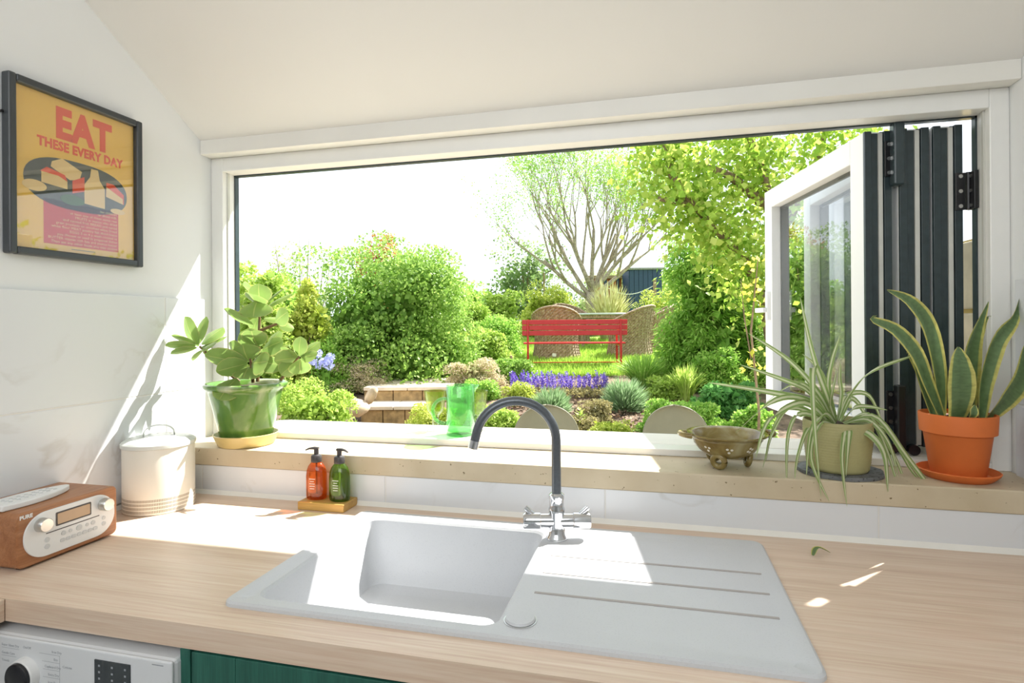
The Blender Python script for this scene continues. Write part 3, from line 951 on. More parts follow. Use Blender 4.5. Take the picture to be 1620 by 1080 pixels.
def fx_prism(poly, x0, x1, name, mat, parent, **kw):
    return MB().prism(poly, 0, x1 - x0, Matrix(((0, 0, 1, x0), (1, 0, 0, 0), (0, 1, 0, 0), (0, 0, 0, 1)))).build(name, mat, parent, **kw)


PY0, PY1, PZ0, PZ1 = RY0 + 0.010, RY1 - 0.008, 0.013, 0.100
pan = fx_prism(rrect(PY0, PY1, PZ0, PZ1, 0.042, 12), RX1 - 0.001, RX1 + 0.003, 'control_panel', 'white_plastic', rd, smooth=True, bevel=0.0012, angle=30)
ymid = (RY0 + RY1) / 2
fx_prism(rrect(ymid - 0.033, ymid + 0.040, 0.064, 0.091, 0.002, 3), RX1 + 0.0028, RX1 + 0.0036, 'display_bezel', 'dark_grey_plastic', rd)
fx_prism(rrect(ymid - 0.030, ymid + 0.037, 0.067, 0.088, 0.002, 3), RX1 + 0.0030, RX1 + 0.0040, 'display', 'screen_amber', rd)
for yk in (RY0 + 0.041, RY1 - 0.034):
    k_ = MB().tube([(RX1 + 0.002, yk, 0.077), (RX1 + 0.017, yk, 0.077), (RX1 + 0.0185, yk, 0.077)], [0.0135, 0.0130, 0.0118], 32)
    k_.build('knob', 'steel', rd, smooth=True)
fx_prism(rrect(ymid - 0.052, ymid + 0.058, 0.0555, 0.0572, 0.0006, 2), RX1 + 0.0028, RX1 + 0.0034, 'disc_slot', 'dark_grey_plastic', rd)
bt = [(ymid - 0.018, 0.046, 0.0045), (ymid - 0.004, 0.046, 0.0035), (ymid + 0.014, 0.046, 0.0060), (ymid + 0.031, 0.046, 0.0035), (ymid + 0.044, 0.046, 0.0045),
      (ymid - 0.050, 0.044, 0.0050), (ymid - 0.050, 0.031, 0.0050), (ymid + 0.068, 0.048, 0.0040), (ymid + 0.068, 0.036, 0.0045)]
for by, bz, br in bt:
    MB().tube([(RX1 + 0.0025, by, bz), (RX1 + 0.0040, by, bz)], br, 20).build('button', 'pale_print', rd)
for k in range(7):
    by = ymid - 0.025 + 0.0115 * k
    fx_prism(rrect(by, by + 0.0095, 0.029, 0.036, 0.0025, 4), RX1 + 0.0027, RX1 + 0.0038, 'preset_button', 'pale_print', rd)
text_mesh('brand_lettering', 'PURE', 0.0100, 'white_plastic', rd, facing_x(RY0 + 0.0045, 0.0965, RX1 + 0.0003), bold=0.0004, extr=0.0003)

# remote control lying on the radio
rm = thing('remote_control', 'white boat shaped remote control lying on the radio', 'remote', (-1.217, -0.447, WT + 0.1095), R(2))
pl = []
for i in range(25):
    t = i / 24
    pl.append((0.030 * math.sin(math.pi * min(1, 0.22 + 0.78 * t)) ** 0.75 + 0.004, -0.072 + 0.150 * t))
outl = [(x, y) for x, y in pl] + [(-x, y) for x, y in reversed(pl)]
MB().prism(outl, 0, 0.011).build('remote_body', 'white_plastic', rm, bevel=0.002, smooth=True, angle=50)
for r_ in range(7):
    for c_ in range(3):
        MB().lathe([(0, 0.011), (0.0034, 0.011), (0.0030, 0.0122), (0, 0.0124)], -0.010 + 0.010 * c_, -0.045 + 0.0145 * r_, 12).build('remote_button', 'pale_print', rm)

# ------------------------------------------------------------------ poster
PX = XL + 0.001
QY0, QY1, QZ0, QZ1 = -0.432, -0.111, 1.5215, 1.900
po = thing('framed_poster', 'yellow EAT THESE EVERY DAY poster in a thin black frame', 'poster', (0, 0, 0))
fwid = 0.0165
for ya, yb_, za, zb in ((QY0, QY0 + fwid, QZ0, QZ1), (QY1 - fwid, QY1, QZ0, QZ1), (QY0 + fwid, QY1 - fwid, QZ0, QZ0 + fwid), (QY0 + fwid, QY1 - fwid, QZ1 - fwid, QZ1)):
    MB().box(PX, PX + 0.022, ya, yb_, za, zb).build('frame_rail', 'frame_black', po, bevel=0.004, seg=3)
iy0, iy1, iz0, iz1 = QY0 + fwid, QY1 - fwid, QZ0 + fwid, QZ1 - fwid
prt = MB().box(PX + 0.004, PX + 0.008, iy0 - 0.002, iy1 + 0.002, iz0 - 0.002, iz1 + 0.002).build('print', 'poster_yellow', po)
W_, H_ = iy1 - iy0, iz1 - iz0
PXF = PX + 0.0082


def py(u): return iy0 + u * W_


def pz(v): return iz1 - v * H_


def pshape(pts, layer, name, mat):
    poly = [(py(u), pz(v)) for u, v in pts]
    return fx_prism(poly, PXF + 0.0002 * layer, PXF + 0.0002 * layer + 0.0002, name, mat, po)


text_mesh('title', 'EAT', 0.092, 'poster_orange', po, facing_x(py(0.545), pz(0.245), PXF), bold=0.0048, align='CENTER', sx=0.80, spacing=1.08)
text_mesh('subtitle', 'THESE EVERY DAY', 0.0285, 'poster_orange', po, facing_x(py(0.53), pz(0.335), PXF), bold=0.0013, align='CENTER', sx=0.84, spacing=1.06)
ell = [(0.50 + 0.43 * math.copysign(abs(math.cos(R(a))) ** 0.75, math.cos(R(a))), 0.548 + 0.165 * math.copysign(abs(math.sin(R(a))) ** 0.9, math.sin(R(a)))) for a in range(0, 360, 10)]
pshape(ell, 0, 'printed_tray', 'poster_dark')
pshape([(0.20, 0.50), (0.33, 0.48), (0.40, 0.53), (0.40, 0.58), (0.20, 0.57)], 1, 'printed_cheese', 'poster_cream')
pshape([(0.19, 0.50), (0.24, 0.465), (0.38, 0.49), (0.40, 0.53), (0.33, 0.505)], 2, 'printed_rind', 'poster_orange')
pshape([(0.28, 0.42), (0.36, 0.385), (0.52, 0.44), (0.50, 0.50), (0.42, 0.515), (0.27, 0.455)], 1, 'printed_carton', 'poster_cream')
pshape([(0.44, 0.515), (0.54, 0.47), (0.54, 0.57), (0.44, 0.60)], 2, 'printed_carton_side', 'poster_orange')
pshape([(0.60, 0.40), (0.66, 0.40), (0.675, 0.47), (0.72, 0.52), (0.72, 0.66), (0.54, 0.65), (0.54, 0.52), (0.59, 0.46)], 1, 'printed_bottle', 'poster_cream')
pshape([(0.735, 0.47), (0.80, 0.47), (0.90, 0.53), (0.90, 0.60), (0.73, 0.57)], 1, 'printed_loaf', 'poster_orange')
pshape([(0.735, 0.50), (0.89, 0.56), (0.89, 0.60), (0.73, 0.57)], 2, 'printed_loaf_side', 'poster_cream')
pshape([(0.15 + 0.09 * math.cos(R(a)), 0.60 + 0.035 * math.sin(R(a))) for a in range(0, 360, 20)], 1, 'printed_plate', 'poster_cream')
pshape([(0.84 + 0.07 * math.cos(R(a)), 0.66 + 0.02 * math.sin(R(a))) for a in range(0, 360, 20)], 1, 'printed_fish', 'poster_cream')
pshape([(0.44 + 0.10 * math.cos(R(a)), 0.645 + 0.035 * math.sin(R(a))) for a in range(0, 360, 20)], 3, 'printed_greens', 'leaf_deep')
# the red text block and its lettering
pshape([(0.215, 0.665), (0.845, 0.665), (0.845, 0.955), (0.215, 0.955)], 0, 'text_block', 'poster_red')
lines = ['for children', 'or dried milk', 'at least one of these some raw', 'FRUITS in season also dried',
         'and canned fruit BREAD and cereal', 'grain products or enriched white bread', 'white flour MEAT poultry fish dried beans', 'EGGS 3 or 4 a week cooked as',
         'you choose or used in prepared dishes', 'BUTTER vitamin rich fats and peanut butter', 'Then eat any other foods you may choose']
for k, s_ in enumerate(lines):
    up = s_.split(' ')
    o_ = text_mesh('printed_line', s_, 0.0082, 'poster_cream', po, facing_x(0, 0, PXF + 0.0003), extr=0.0001)
    xs = [v.co.y for v in o_.data.vertices]
    wd = max(xs) - min(xs)
    sc_ = min(1.15, 0.60 * W_ / wd)
    o_.data.transform(Matrix.Diagonal((1, sc_, 1, 1)))
    o_.data.transform(Matrix.Translation((0, py(0.83) - max(xs) * sc_, pz(0.693 + 0.0250 * k))))
pshape([(0.43, 0.973), (0.63, 0.973), (0.63, 0.977), (0.43, 0.977)], 0, 'imprint_line', 'poster_dark')
MB().box(PXF + 0.003, PXF + 0.0045, iy0 - 0.001, iy1 + 0.001, iz0 - 0.001, iz1 + 0.001).build('picture_glass', 'picture_glass', po)
MB().tube([(XL + 0.004, QY0 - 0.003, 1.815), (XL + 0.010, QY0 - 0.003, 1.815)], 0.003, 10).build('hanging_hook', 'hinge_black', po)

# ------------------------------------------------------------------ below the worktop: dryer and cupboards
dr = thing('tumble_dryer', 'white tumble dryer with a round dial under the worktop', 'dryer', (0, 0, 0))
DX0, DX1, DY = -1.296, -0.7085, -0.618
MB().box(DX0, DX1, DY + 0.006, -0.04, 0.03, 0.8585).build('dryer_case', 'dryer_white', dr, bevel=0.006)
MB().box(DX0, DX1, DY, DY + 0.006, 0.715, 0.859).build('fascia', 'dryer_white', dr, bevel=0.0045, seg=3)
MB().box(DX0, DX1, DY, DY + 0.006, 0.06, 0.711).build('dryer_door_panel', 'dryer_white', dr, bevel=0.003)
KX, KZ = -0.992, 0.804
MB().tube([(KX, DY + 0.001, KZ), (KX, DY - 0.012, KZ), (KX, DY - 0.013, KZ)], [0.0275, 0.0265, 0.0255], 40).build('dial_skirt', 'white_plastic', dr, smooth=True)
MB().tube([(KX, DY - 0.011, KZ), (KX, DY - 0.017, KZ), (KX, DY - 0.019, KZ)], [0.0245, 0.0235, 0.021], 40).build('dial', 'black_plastic', dr, smooth=True)
lp = lambda x, z: facing_my(x, z, DY - 0.0001)
for x, z, s_ in ((-1.046, 0.8435, 'Super Silent Dry'), (-1.046, 0.8305, 'Gentle Care'), (-1.046, 0.8180, 'Towels'), (-1.000, 0.8440, 'On/Off'),
                 (-0.940, 0.8440, 'Iron Dry'), (-0.936, 0.8320, 'Eco'), (-0.955, 0.8195, 'Cupboard Dry'), (-0.948, 0.8070, 'Extra Dry'), (-0.948, 0.7945, 'Iron Dry'), (-0.918, 0.8230, 'Cottons')):
    text_mesh('printed_word', s_, 0.0056 if s_[0:2] != 'FC' else 0.0045, 'grey_print', dr, lp(x, z), extr=0.0001)
rl = MB()
for x0_, x1_, z_ in ((-1.046, -1.008, 0.8405), (-1.046, -1.015, 0.8275), (-0.966, -0.924, 0.8410), (-0.960, -0.924, 0.8290), (-0.958, -0.924, 0.8165), (-0.958, -0.924, 0.8040)):
    rl.box(x0_, x1_, DY - 0.0002, DY + 0.001, z_ - 0.0002, z_ + 0.0002)
rl.box(-0.9242, -0.9238, DY - 0.0002, DY + 0.001, 0.7915, 0.8410)
rl.box(-0.744, -0.723, DY - 0.0002, DY + 0.001, 0.8515, 0.8530)
rl.build('printed_rules', 'grey_print', dr)
MB().box(-0.853, -0.784, DY - 0.0015, DY + 0.002, 0.750, 0.846).build('touch_display', 'lcd', dr, bevel=0.0006)
for c_ in range(3):
    for k in range(5):
        xx, zz = -0.845 + 0.025 * c_, 0.836 - 0.010 * k
        MB().box(xx, xx + 0.0035, DY - 0.0018, DY - 0.0014, zz, zz + 0.003).build('display_icon', 'grey_print', dr)

cb = thing('base_cupboard', 'dark green painted shaker cupboard under the sink', 'cupboard', (0, 0, 0))
MB().box(-0.710, -0.692, -0.600, -0.02, 0.10, 0.8715).build('end_panel', 'green_wood', cb, bevel=0.001)
MB().box(-0.692, 0.76, -0.05, -0.02, 0.10, 0.8715).build('back_panel', 'green_wood', cb)
MB().box(-0.692, 0.76, -0.57, -0.05, 0.10, 0.118).build('base_panel', 'green_wood', cb)
xs_ = [-0.689, -0.205, 0.279, 0.760]
for xa, xb in zip(xs_[:-1], xs_[1:]):
    e = bpy.data.objects.new('door', None); COL.objects.link(e); e.parent = cb
    xb2 = xb - 0.003
    for a, b_, c_, d_ in ((xa, xa + 0.078, 0.12, 0.868), (xb2 - 0.078, xb2, 0.12, 0.868)):
        MB().box(a, b_, -0.600, -0.580, c_, d_).build('door_stile', 'green_wood', e, bevel=0.001)
    for c_, d_ in ((0.12, 0.198), (0.79, 0.868)):
        MB().box(xa + 0.0785, xb2 - 0.0785, -0.600, -0.580, c_, d_).build('door_rail', 'green_wood', e, bevel=0.001)
    MB().box(xa + 0.076, xb2 - 0.076, -0.594, -0.584, 0.19, 0.80).build('door_panel', 'green_wood', e)
    MB().tube([(xb2 - 0.04, -0.600, 0.70), (xb2 - 0.04, -0.622, 0.70)], [0.006, 0.013], 16).build('door_knob', 'steel', e, smooth=True)
MB().box(-0.70, 0.76, -0.53, -0.515, 0.0, 0.10).build('plinth', 'green_wood', cb)

# ------------------------------------------------------------------ leaf helpers


def blade(name, pts, widths, mat, parent, fold=0.15, side=None, segs=14, cup=0.0):
    """a strap leaf along a smooth path; widths are half widths along it"""
    P_ = [Vector(p) for p in pts]
    n = len(P_)

    def cr(t):
        x = t * (n - 1); i = min(int(x), n - 2); f = x - i
        p0 = P_[max(i - 1, 0)]; p1 = P_[i]; p2 = P_[i + 1]; p3 = P_[min(i + 2, n - 1)]
        return 0.5 * ((2 * p1) + (p2 - p0) * f + (2 * p0 - 5 * p1 + 4 * p2 - p3) * f * f + (3 * p1 - p0 - 3 * p2 + p3) * f ** 3)
    mb = MB()
    C_ = [cr(i / segs) for i in range(segs + 1)]
    for i, c_ in enumerate(C_):
        t = (C_[min(i + 1, segs)] - C_[max(i - 1, 0)]).normalized()
        s = side(i / segs) if side else t.cross(Vector((0, 0, 1)))
        s = s - t * s.dot(t)
        if s.length < 1e-4: s = Vector((1, 0, 0))
        s.normalize()
        nn = s.cross(t)
        x = i / segs * (len(widths) - 1); k = min(int(x), len(widths) - 2); w = widths[k] + (widths[k + 1] - widths[k]) * (x - k)
        for j, q in enumerate((-1, -0.5, 0, 0.5, 1)):
            mb.v.append(tuple(c_ + s * q * w + nn * (abs(q) * fold * w)))
            mb.uv.append((0.5 + 0.5 * q, i / segs))
    for i in range(segs):
        for j in range(4):
            a = i * 5 + j
            mb.f.append((a, a + 1, a + 6, a + 5))
    return mb.build(name, mat, parent, smooth=True, angle=180)


# the three sill plants are built from metric offsets in the plane facing the room (right, up, towards the window)
def plane_pt(origin, a, h, dpt):
    return Vector(origin) + rt * a + fw_ * dpt + Vector((0, 0, h))


rng = random.Random(4)

# ------------------------------------------------------------------ green glazed pot with clusia
PX_, PY_ = -1.117, 0.058
sc_ = MB().lathe([(0, 0.0), (0.070, 0.0), (0.074, 0.003), (0.0835, 0.026), (0.0865, 0.032), (0.0835, 0.033), (0.079, 0.028), (0.069, 0.008), (0, 0.006)], 0, 0, 56)
tag(sc_.build('plant_saucer', 'saucer_yellow', smooth=True, loc=(PX_, PY_, SZ)), 'mustard yellow saucer under the green glazed pot', 'saucer')
cl = thing('potted_clusia', 'round leaved houseplant in a streaky green glazed pot', 'potted plant', (PX_, PY_, SZ + 0.0085))
MB().lathe([(0, 0), (0.062, 0), (0.066, 0.004), (0.088, 0.105), (0.0965, 0.140), (0.0975, 0.146), (0.106, 0.150), (0.1105, 0.157), (0.110, 0.163), (0.105, 0.166), (0.0985, 0.163), (0.094, 0.150), (0, 0.148)], 0, 0, 64).build('pot', 'green_glaze', cl, smooth=True, angle=60)
MB().lathe([(0, 0.1485), (0.093, 0.1485), (0.094, 0.150), (0, 0.153)], 0, 0, 40).build('potting_soil', 'soil', cl)
ORG = (0, 0, 0.158)
K_ = 0.00179


def clp(u, v, d=0.0): return plane_pt(ORG, (u - 386) * K_, (605 - v) * K_, d)


stems = [[(375, 600, 0), (352, 575, -.02), (322, 543, -.03)], [(404, 600, 0), (406, 560, 0), (407, 520, 0), (407, 470, .01)], [(407, 520, 0), (425, 512, .01), (442, 506, .01)],
         [(402, 600, -.02), (402, 575, -.03), (400, 560, -.03)], [(440, 598, .0), (455, 580, .0), (472, 560, -.01)]]
for st in stems:
    pts = [clp(*p) for p in st]
    MB().tube(pts, [0.0048 - 0.0018 * i / (len(pts) - 1) for i in range(len(pts))], 8).build('stem', 'stem_brown', cl, smooth=True)


def clusia_leaf(u0, v0, u1, v1, w, d0=0.0, d1=0.0, face=0.0):
    """leaf from its foot to its tip; face 0 shows the blade flat to the room, 1 shows it edge-on"""
    a, b_ = clp(u0, v0, d0), clp(u1, v1, d1)
    L_ = (b_ - a).length
    mid = (a + b_) / 2 + fw_ * (-0.10 * L_)
    t = (b_ - a).normalized()
    flat = t.cross(fw_).normalized()
    sd = (flat * math.cos(face * math.pi / 2) + fw_ * math.sin(face * math.pi / 2))
    w *= K_ * 1.32
    blade('leaf', [a, mid, b_], [w * 0.12, w * 0.55, w * 0.88, w, w * 0.92, w * 0.66, w * 0.10], 'clusia_leaf', cl, fold=0.22, side=lambda q: sd, segs=12)


LV = [  # left shoot
    (320, 543, 296, 497, 11, -.03, -.02, .25), (318, 540, 333, 497, 9, -.03, -.03, .3), (318, 540, 285, 526, 6, -.03, -.05, .5), (316, 542, 279, 541, 7, -.03, -.06, .5),
    (318, 545, 284, 554, 6, -.03, -.05, .6), (322, 545, 356, 528, 6, -.03, -.0, .7), (325, 540, 345, 514, 12, -.03, .02, .5), (328, 548, 305, 566, 4, -.03, -.01, .8), (326, 546, 355, 536, 9, -.03, -.05, .7), (324, 544, 340, 560, 6, -.02, .0, .6),
    # crown
    (408, 478, 409, 446, 15, .01, -.01, 0), (407, 480, 402, 462, 19, .0, -.04, .55), (407, 472, 408, 499, 21, -.01, -.04, 0), (398, 512, 360, 485, 8, .0, -.03, .45), (412, 480, 444, 452, 4, .01, .01, .6), (414, 484, 456, 461, 5, .01, .02, .5),
    (430, 506, 457, 490, 12, .01, -.02, .2), (436, 508, 458, 517, 7, .01, .02, .5), (395, 455, 374, 446, 7, .01, .03, .5), (410, 500, 440, 503, 6, .02, .03, .6), (400, 500, 388, 520, 8, .02, .04, .4),
    # middle tier
    (407, 545, 385, 522, 15, .0, -.03, .1), (408, 545, 407, 518, 16, -.01, -.05, 0), (412, 550, 447, 535, 13, .0, -.01, .35), (414, 556, 448, 549, 8, .01, .0, .7), (418, 545, 428, 520, 10, .02, .05, .4),
    # lower rosette
    (398, 566, 394, 541, 18, -.03, -.05, 0), (396, 568, 339, 556, 13, -.03, -.06, .25), (394, 565, 362, 538, 11, -.03, -.01, .3), (396, 570, 362, 580, 12, -.03, -.08, .35), (402, 570, 440, 565, 15, -.03, -.08, .4),
    (404, 574, 422, 588, 9, -.03, -.05, .4), (398, 575, 400, 592, 14, -.03, -.07, .3), (384, 592, 376, 620, 15, -.05, -.115, 0), (404, 566, 446, 574, 13, -.02, .0, .5), (406, 562, 424, 548, 9, -.02, .02, .4),
    # right shoot
    (472, 560, 477, 529, 10, -.01, -.02, .1), (474, 560, 503, 538, 10, -.01, .0, .45), (475, 562, 506, 556, 8, -.01, -.04, .4), (470, 563, 447, 546, 7, -.01, -.03, .5), (468, 562, 440, 566, 12, -.01, -.04, .4),
    (474, 564, 482, 586, 13, -.01, -.05, .35), (470, 558, 458, 538, 8, -.01, .03, .4), (466, 570, 448, 588, 12, .0, -.03, .4)]
for q in LV: clusia_leaf(*q)

# ------------------------------------------------------------------ pottery colander
CX_, CY_ = 0.164, 0.072
co = thing('pottery_colander', 'olive glazed pottery colander bowl with pierced flowers and three feet', 'colander', (CX_, CY_, SZ))
prof = [(0, 0.024), (0.030, 0.023), (0.044, 0.027), (0.062, 0.040), (0.073, 0.056), (0.0765, 0.064), (0.0785, 0.066), (0.0775, 0.070), (0.086, 0.0735), (0.090, 0.0765), (0.0895, 0.079), (0.084, 0.0785), (0.074, 0.0735), (0.068, 0.058), (0.057, 0.043), (0.040, 0.031), (0, 0.029)]
MB().lathe(prof, 0, 0, 64).build('bowl', 'olive_glaze', co, smooth=True, angle=60)
for k in range(3):
    a = R(-118 + 120 * k)
    d_ = Vector((math.cos(a), math.sin(a), 0)); s_ = Vector((-math.sin(a), math.cos(a), 0))
    pts = []
    for i in range(13):
        t = math.pi * 2 * i / 12
        pts.append(d_ * (0.047 + 0.003 * math.sin(t)) + s_ * 0.0135 * math.cos(t) + Vector((0, 0, 0.0205 + 0.0135 * math.sin(t))))
    MB().tube(pts, 0.0068, 10, caps=False).build('foot', 'olive_glaze', co, smooth=True, angle=180)
for sg in (-1, 1):
    pts = []
    for i in range(11):
        t = -math.pi / 2 + math.pi * i / 10
        pts.append(rt * sg * (0.087 + 0.020 * math.cos(t)) + fw_ * (0.022 * math.sin(t)) + Vector((0, 0, 0.0745 + 0.003 * math.cos(t))))
    MB().tube(pts, 0.0062, 10).build('handle', 'olive_glaze', co, smooth=True)
# flower piercings: pale dots painted for the light inside, round the bowl wall
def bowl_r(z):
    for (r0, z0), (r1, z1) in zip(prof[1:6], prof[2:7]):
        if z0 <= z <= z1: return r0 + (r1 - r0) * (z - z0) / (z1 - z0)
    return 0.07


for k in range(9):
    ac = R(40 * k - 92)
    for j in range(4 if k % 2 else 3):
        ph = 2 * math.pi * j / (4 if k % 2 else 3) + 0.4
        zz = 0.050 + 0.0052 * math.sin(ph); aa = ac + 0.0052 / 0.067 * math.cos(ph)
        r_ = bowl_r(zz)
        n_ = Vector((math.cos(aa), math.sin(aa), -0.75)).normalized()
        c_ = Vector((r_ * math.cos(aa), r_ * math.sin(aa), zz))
        MB().tube([c_ - n_ * 0.0008, c_ + n_ * 0.0006], 0.0030, 10).build('hole_light_dot', 'hole_light', co)

# ------------------------------------------------------------------ slate mat and spider plant
MX_, MY_ = 0.398, 0.068
poly = [((0.0855 + 0.0015 * math.sin(5 * t) + 0.001 * math.sin(11 * t + 1)) * math.cos(t), (0.0800 + 0.001 * math.sin(7 * t)) * math.sin(t)) for t in [2 * math.pi * i / 56 for i in range(56)]]
tag(MB().prism(poly, 0, 0.0085).build('slate_mat', 'slate', bevel=0.0012, loc=(MX_, MY_, SZ)), 'round dark slate mat under the spider plant pot', 'mat')
sp = thing('potted_spider_plant', 'arching striped spider plant in a dimpled olive pot', 'potted plant', (0.394, 0.066, SZ + 0.009))


def dimple_pot():
    mb = MB()
    nz, na = 54, 168
    H = 0.108
    for j in range(nz + 1):
        t = j / nz
        z = H * t
        r0 = 0.0605 + 0.0075 * min(1, t * 1.4) if t > 0.04 else 0.0575 + 0.075 * t
        for i in range(na):
            a = 2 * math.pi * i / na
            dm = 0
            if 0.14 < t < 0.965:
                row = (z / 0.0058); q = int(row)
                fa = (i / na * 56 + 0.5 * (q % 2)) % 1 - 0.5
                fz = row % 1 - 0.5
                dm = 0.0011 * max(0, 1 - (fa * fa + fz * fz) * 5)
            mb.v.append(((r0 + dm) * math.cos(a), (r0 + dm) * math.sin(a), z))
    for j in range(nz):
        for i in range(na):
            k = (i + 1) % na
            mb.f.append((j * na + i, j * na + k, (j + 1) * na + k, (j + 1) * na + i))
    mb.f.append(tuple(range(na - 1, -1, -1)))
    o = len(mb.v)
    top = nz * na
    for r_, z in ((0.0655, H), (0.0640, H - 0.012)):
        for i in range(na):
            a = 2 * math.pi * i / na
            mb.v.append((r_ * math.cos(a), r_ * math.sin(a), z))
    for i in range(na):
        k = (i + 1) % na
        mb.f.append((top + i, top + k, o + k, o + i))
        mb.f.append((o + i, o + k, o + na + k, o + na + i))
    return mb


dimple_pot().build('pot', 'olive_pot', sp, smooth=True, angle=60)
MB().lathe([(0, 0.098), (0.0645, 0.097), (0, 0.101)], 0, 0, 40).build('potting_soil', 'soil', sp)
OS = (0, 0, 0.100)
KS = 0.00140


def spp(u, v, d=0.0): return plane_pt(OS, (u - 1325) * KS, (646 - v) * KS, d)


SL = [  # (points u, v, depth), half width in px
    ([(1312, 645, 0), (1280, 612, -.01), (1208, 594, -.03), (1113, 578, -.04)], 4.6), ([(1318, 642, 0), (1296, 600, 0), (1250, 548, .0), (1189, 504, .01)], 4.4),
    ([(1314, 643, .01), (1290, 600, .02), (1254, 581, .03), (1180, 554, .03)], 4.2), ([(1310, 645, 0), (1270, 608, -.02), (1215, 605, -.04), (1147, 653, -.06)], 4.4),
    ([(1310, 646, -.01), (1262, 610, -.03), (1200, 632, -.06), (1175, 688, -.07)], 4.6), ([(1322, 640, 0), (1302, 590, .0), (1286, 521, .01), (1275, 447, .02)], 4.4),
    ([(1322, 640, 0), (1306, 590, -.01), (1312, 548, -.01), (1330, 508, 0)], 4.6), ([(1318, 642, -.01), (1282, 580, -.05), (1262, 556, -.07), (1258, 640, -.085), (1268, 745, -.08)], 5.0),
    ([(1326, 642, 0), (1338, 602, -.01), (1372, 562, -.02), (1444, 535, -.03)], 4.6), ([(1330, 644, 0), (1352, 622, .0), (1374, 620, .0), (1404, 626, .0)], 3.4),
    ([(1334, 645, 0), (1372, 632, -.03), (1410, 690, -.05), (1440, 735, -.06), (1462, 762, -.06)], 4.2), ([(1334, 646, 0), (1365, 630, -.02), (1386, 680, -.035), (1403, 744, -.04)], 4.0),
    ([(1328, 648, -.03), (1344, 652, -.07), (1358, 680, -.09), (1360, 735, -.095)], 5.2), ([(1320, 648, -.03), (1308, 652, -.07), (1298, 690, -.085), (1302, 757, -.09)], 3.8),
    ([(1322, 648, -.03), (1314, 650, -.07), (1306, 680, -.085), (1303, 714, -.085)], 4.2), ([(1314, 648, -.02), (1278, 640, -.05), (1258, 690, -.07), (1280, 752, -.08)], 3.6),
    ([(1312, 646, 0), (1262, 628, -.02), (1238, 660, -.03), (1231, 735, -.04)], 3.8), ([(1312, 646, 0), (1255, 622, .0), (1222, 665, .0), (1212, 706, .0)], 3.8),
    ([(1314, 645, .01), (1268, 622, .03), (1245, 650, .05), (1222, 728, .05)], 3.2), ([(1320, 640, .01), (1322, 600, .03), (1316, 565, .05), (1300, 540, .08)], 3.6),
    ([(1332, 644, .01), (1360, 610, .03), (1392, 640, .05), (1408, 700, .06)], 3.6), ([(1330, 642, 0), (1346, 606, .02), (1390, 606, .03), (1420, 668, .04)], 3.6),
    ([(1318, 645, -.01), (1290, 626, -.04), (1262, 650, -.06), (1250, 716, -.07)], 3.8), ([(1324, 642, 0), (1322, 600, -.02), (1316, 574, -.03), (1318, 548, -.03)], 4.0),
    ([(1318, 642, .0), (1285, 590, .02), (1262, 592, .04), (1226, 620, .05)], 3.8), ([(1330, 646, -.01), (1356, 636, -.04), (1378, 668, -.06), (1392, 720, -.06)], 3.6),
    ([(1334, 646, 0), (1380, 640, 0), (1412, 700, -.01), (1422, 738, -.02)], 3.4), ([(1316, 644, 0), (1302, 612, -.03), (1296, 596, -.05), (1304, 560, -.05)], 3.6),
    ([(1336, 646, .0), (1390, 652, -.02), (1424, 716, -.04), (1450, 744, -.05)], 3.0), ([(1312, 648, -.01), (1268, 646, -.04), (1246, 688, -.05), (1240, 724, -.05)], 3.4)]
for pts, w in SL:
    w *= KS * 1.18
    blade('leaf', [spp(*p) for p in pts], [w * 0.55, w * 0.9, w, w * 0.95, w * 0.8, w * 0.55, w * 0.05], 'spider_leaf', sp, fold=0.35, segs=18,
          side=lambda q: rt * 0.75 + Vector((0, 0, 0.5)) + fw_ * 0.25)

# ------------------------------------------------------------------ snake plant in terracotta
TX_, TY_ = 0.627, 0.075
tag(MB().lathe([(0, 0), (0.058, 0), (0.062, 0.003), (0.0715, 0.013), (0.0735, 0.017), (0.071, 0.0185), (0.067, 0.015), (0.058, 0.007), (0, 0.006)], 0, 0, 56).build('plant_saucer', 'terracotta', smooth=True, loc=(TX_, TY_, SZ)), 'orange terracotta saucer under the snake plant', 'saucer')
sn = thing('potted_snake_plant', 'yellow edged snake plant in an orange terracotta pot', 'potted plant', (TX_, TY_, SZ + 0.0075))
MB().lathe([(0, 0), (0.047, 0), (0.0485, 0.002), (0.0600, 0.086), (0.0610, 0.087), (0.0670, 0.090), (0.0690, 0.127), (0.0685, 0.129), (0.0645, 0.1295), (0.063, 0.120), (0, 0.119)], 0, 0, 56).build('pot', 'terracotta', sn, smooth=True, angle=50)
MB().lathe([(0, 0.1195), (0.0625, 0.1195), (0, 0.123)], 0, 0, 40).build('potting_soil', 'soil', sn)
ON = (0, 0, 0.122)
KN = 0.00135 / 2.842 * 1.02


def snp(u, v, d=0.0): return plane_pt(ON, (u - 1313) * KN, (612 - v) * KN, d)


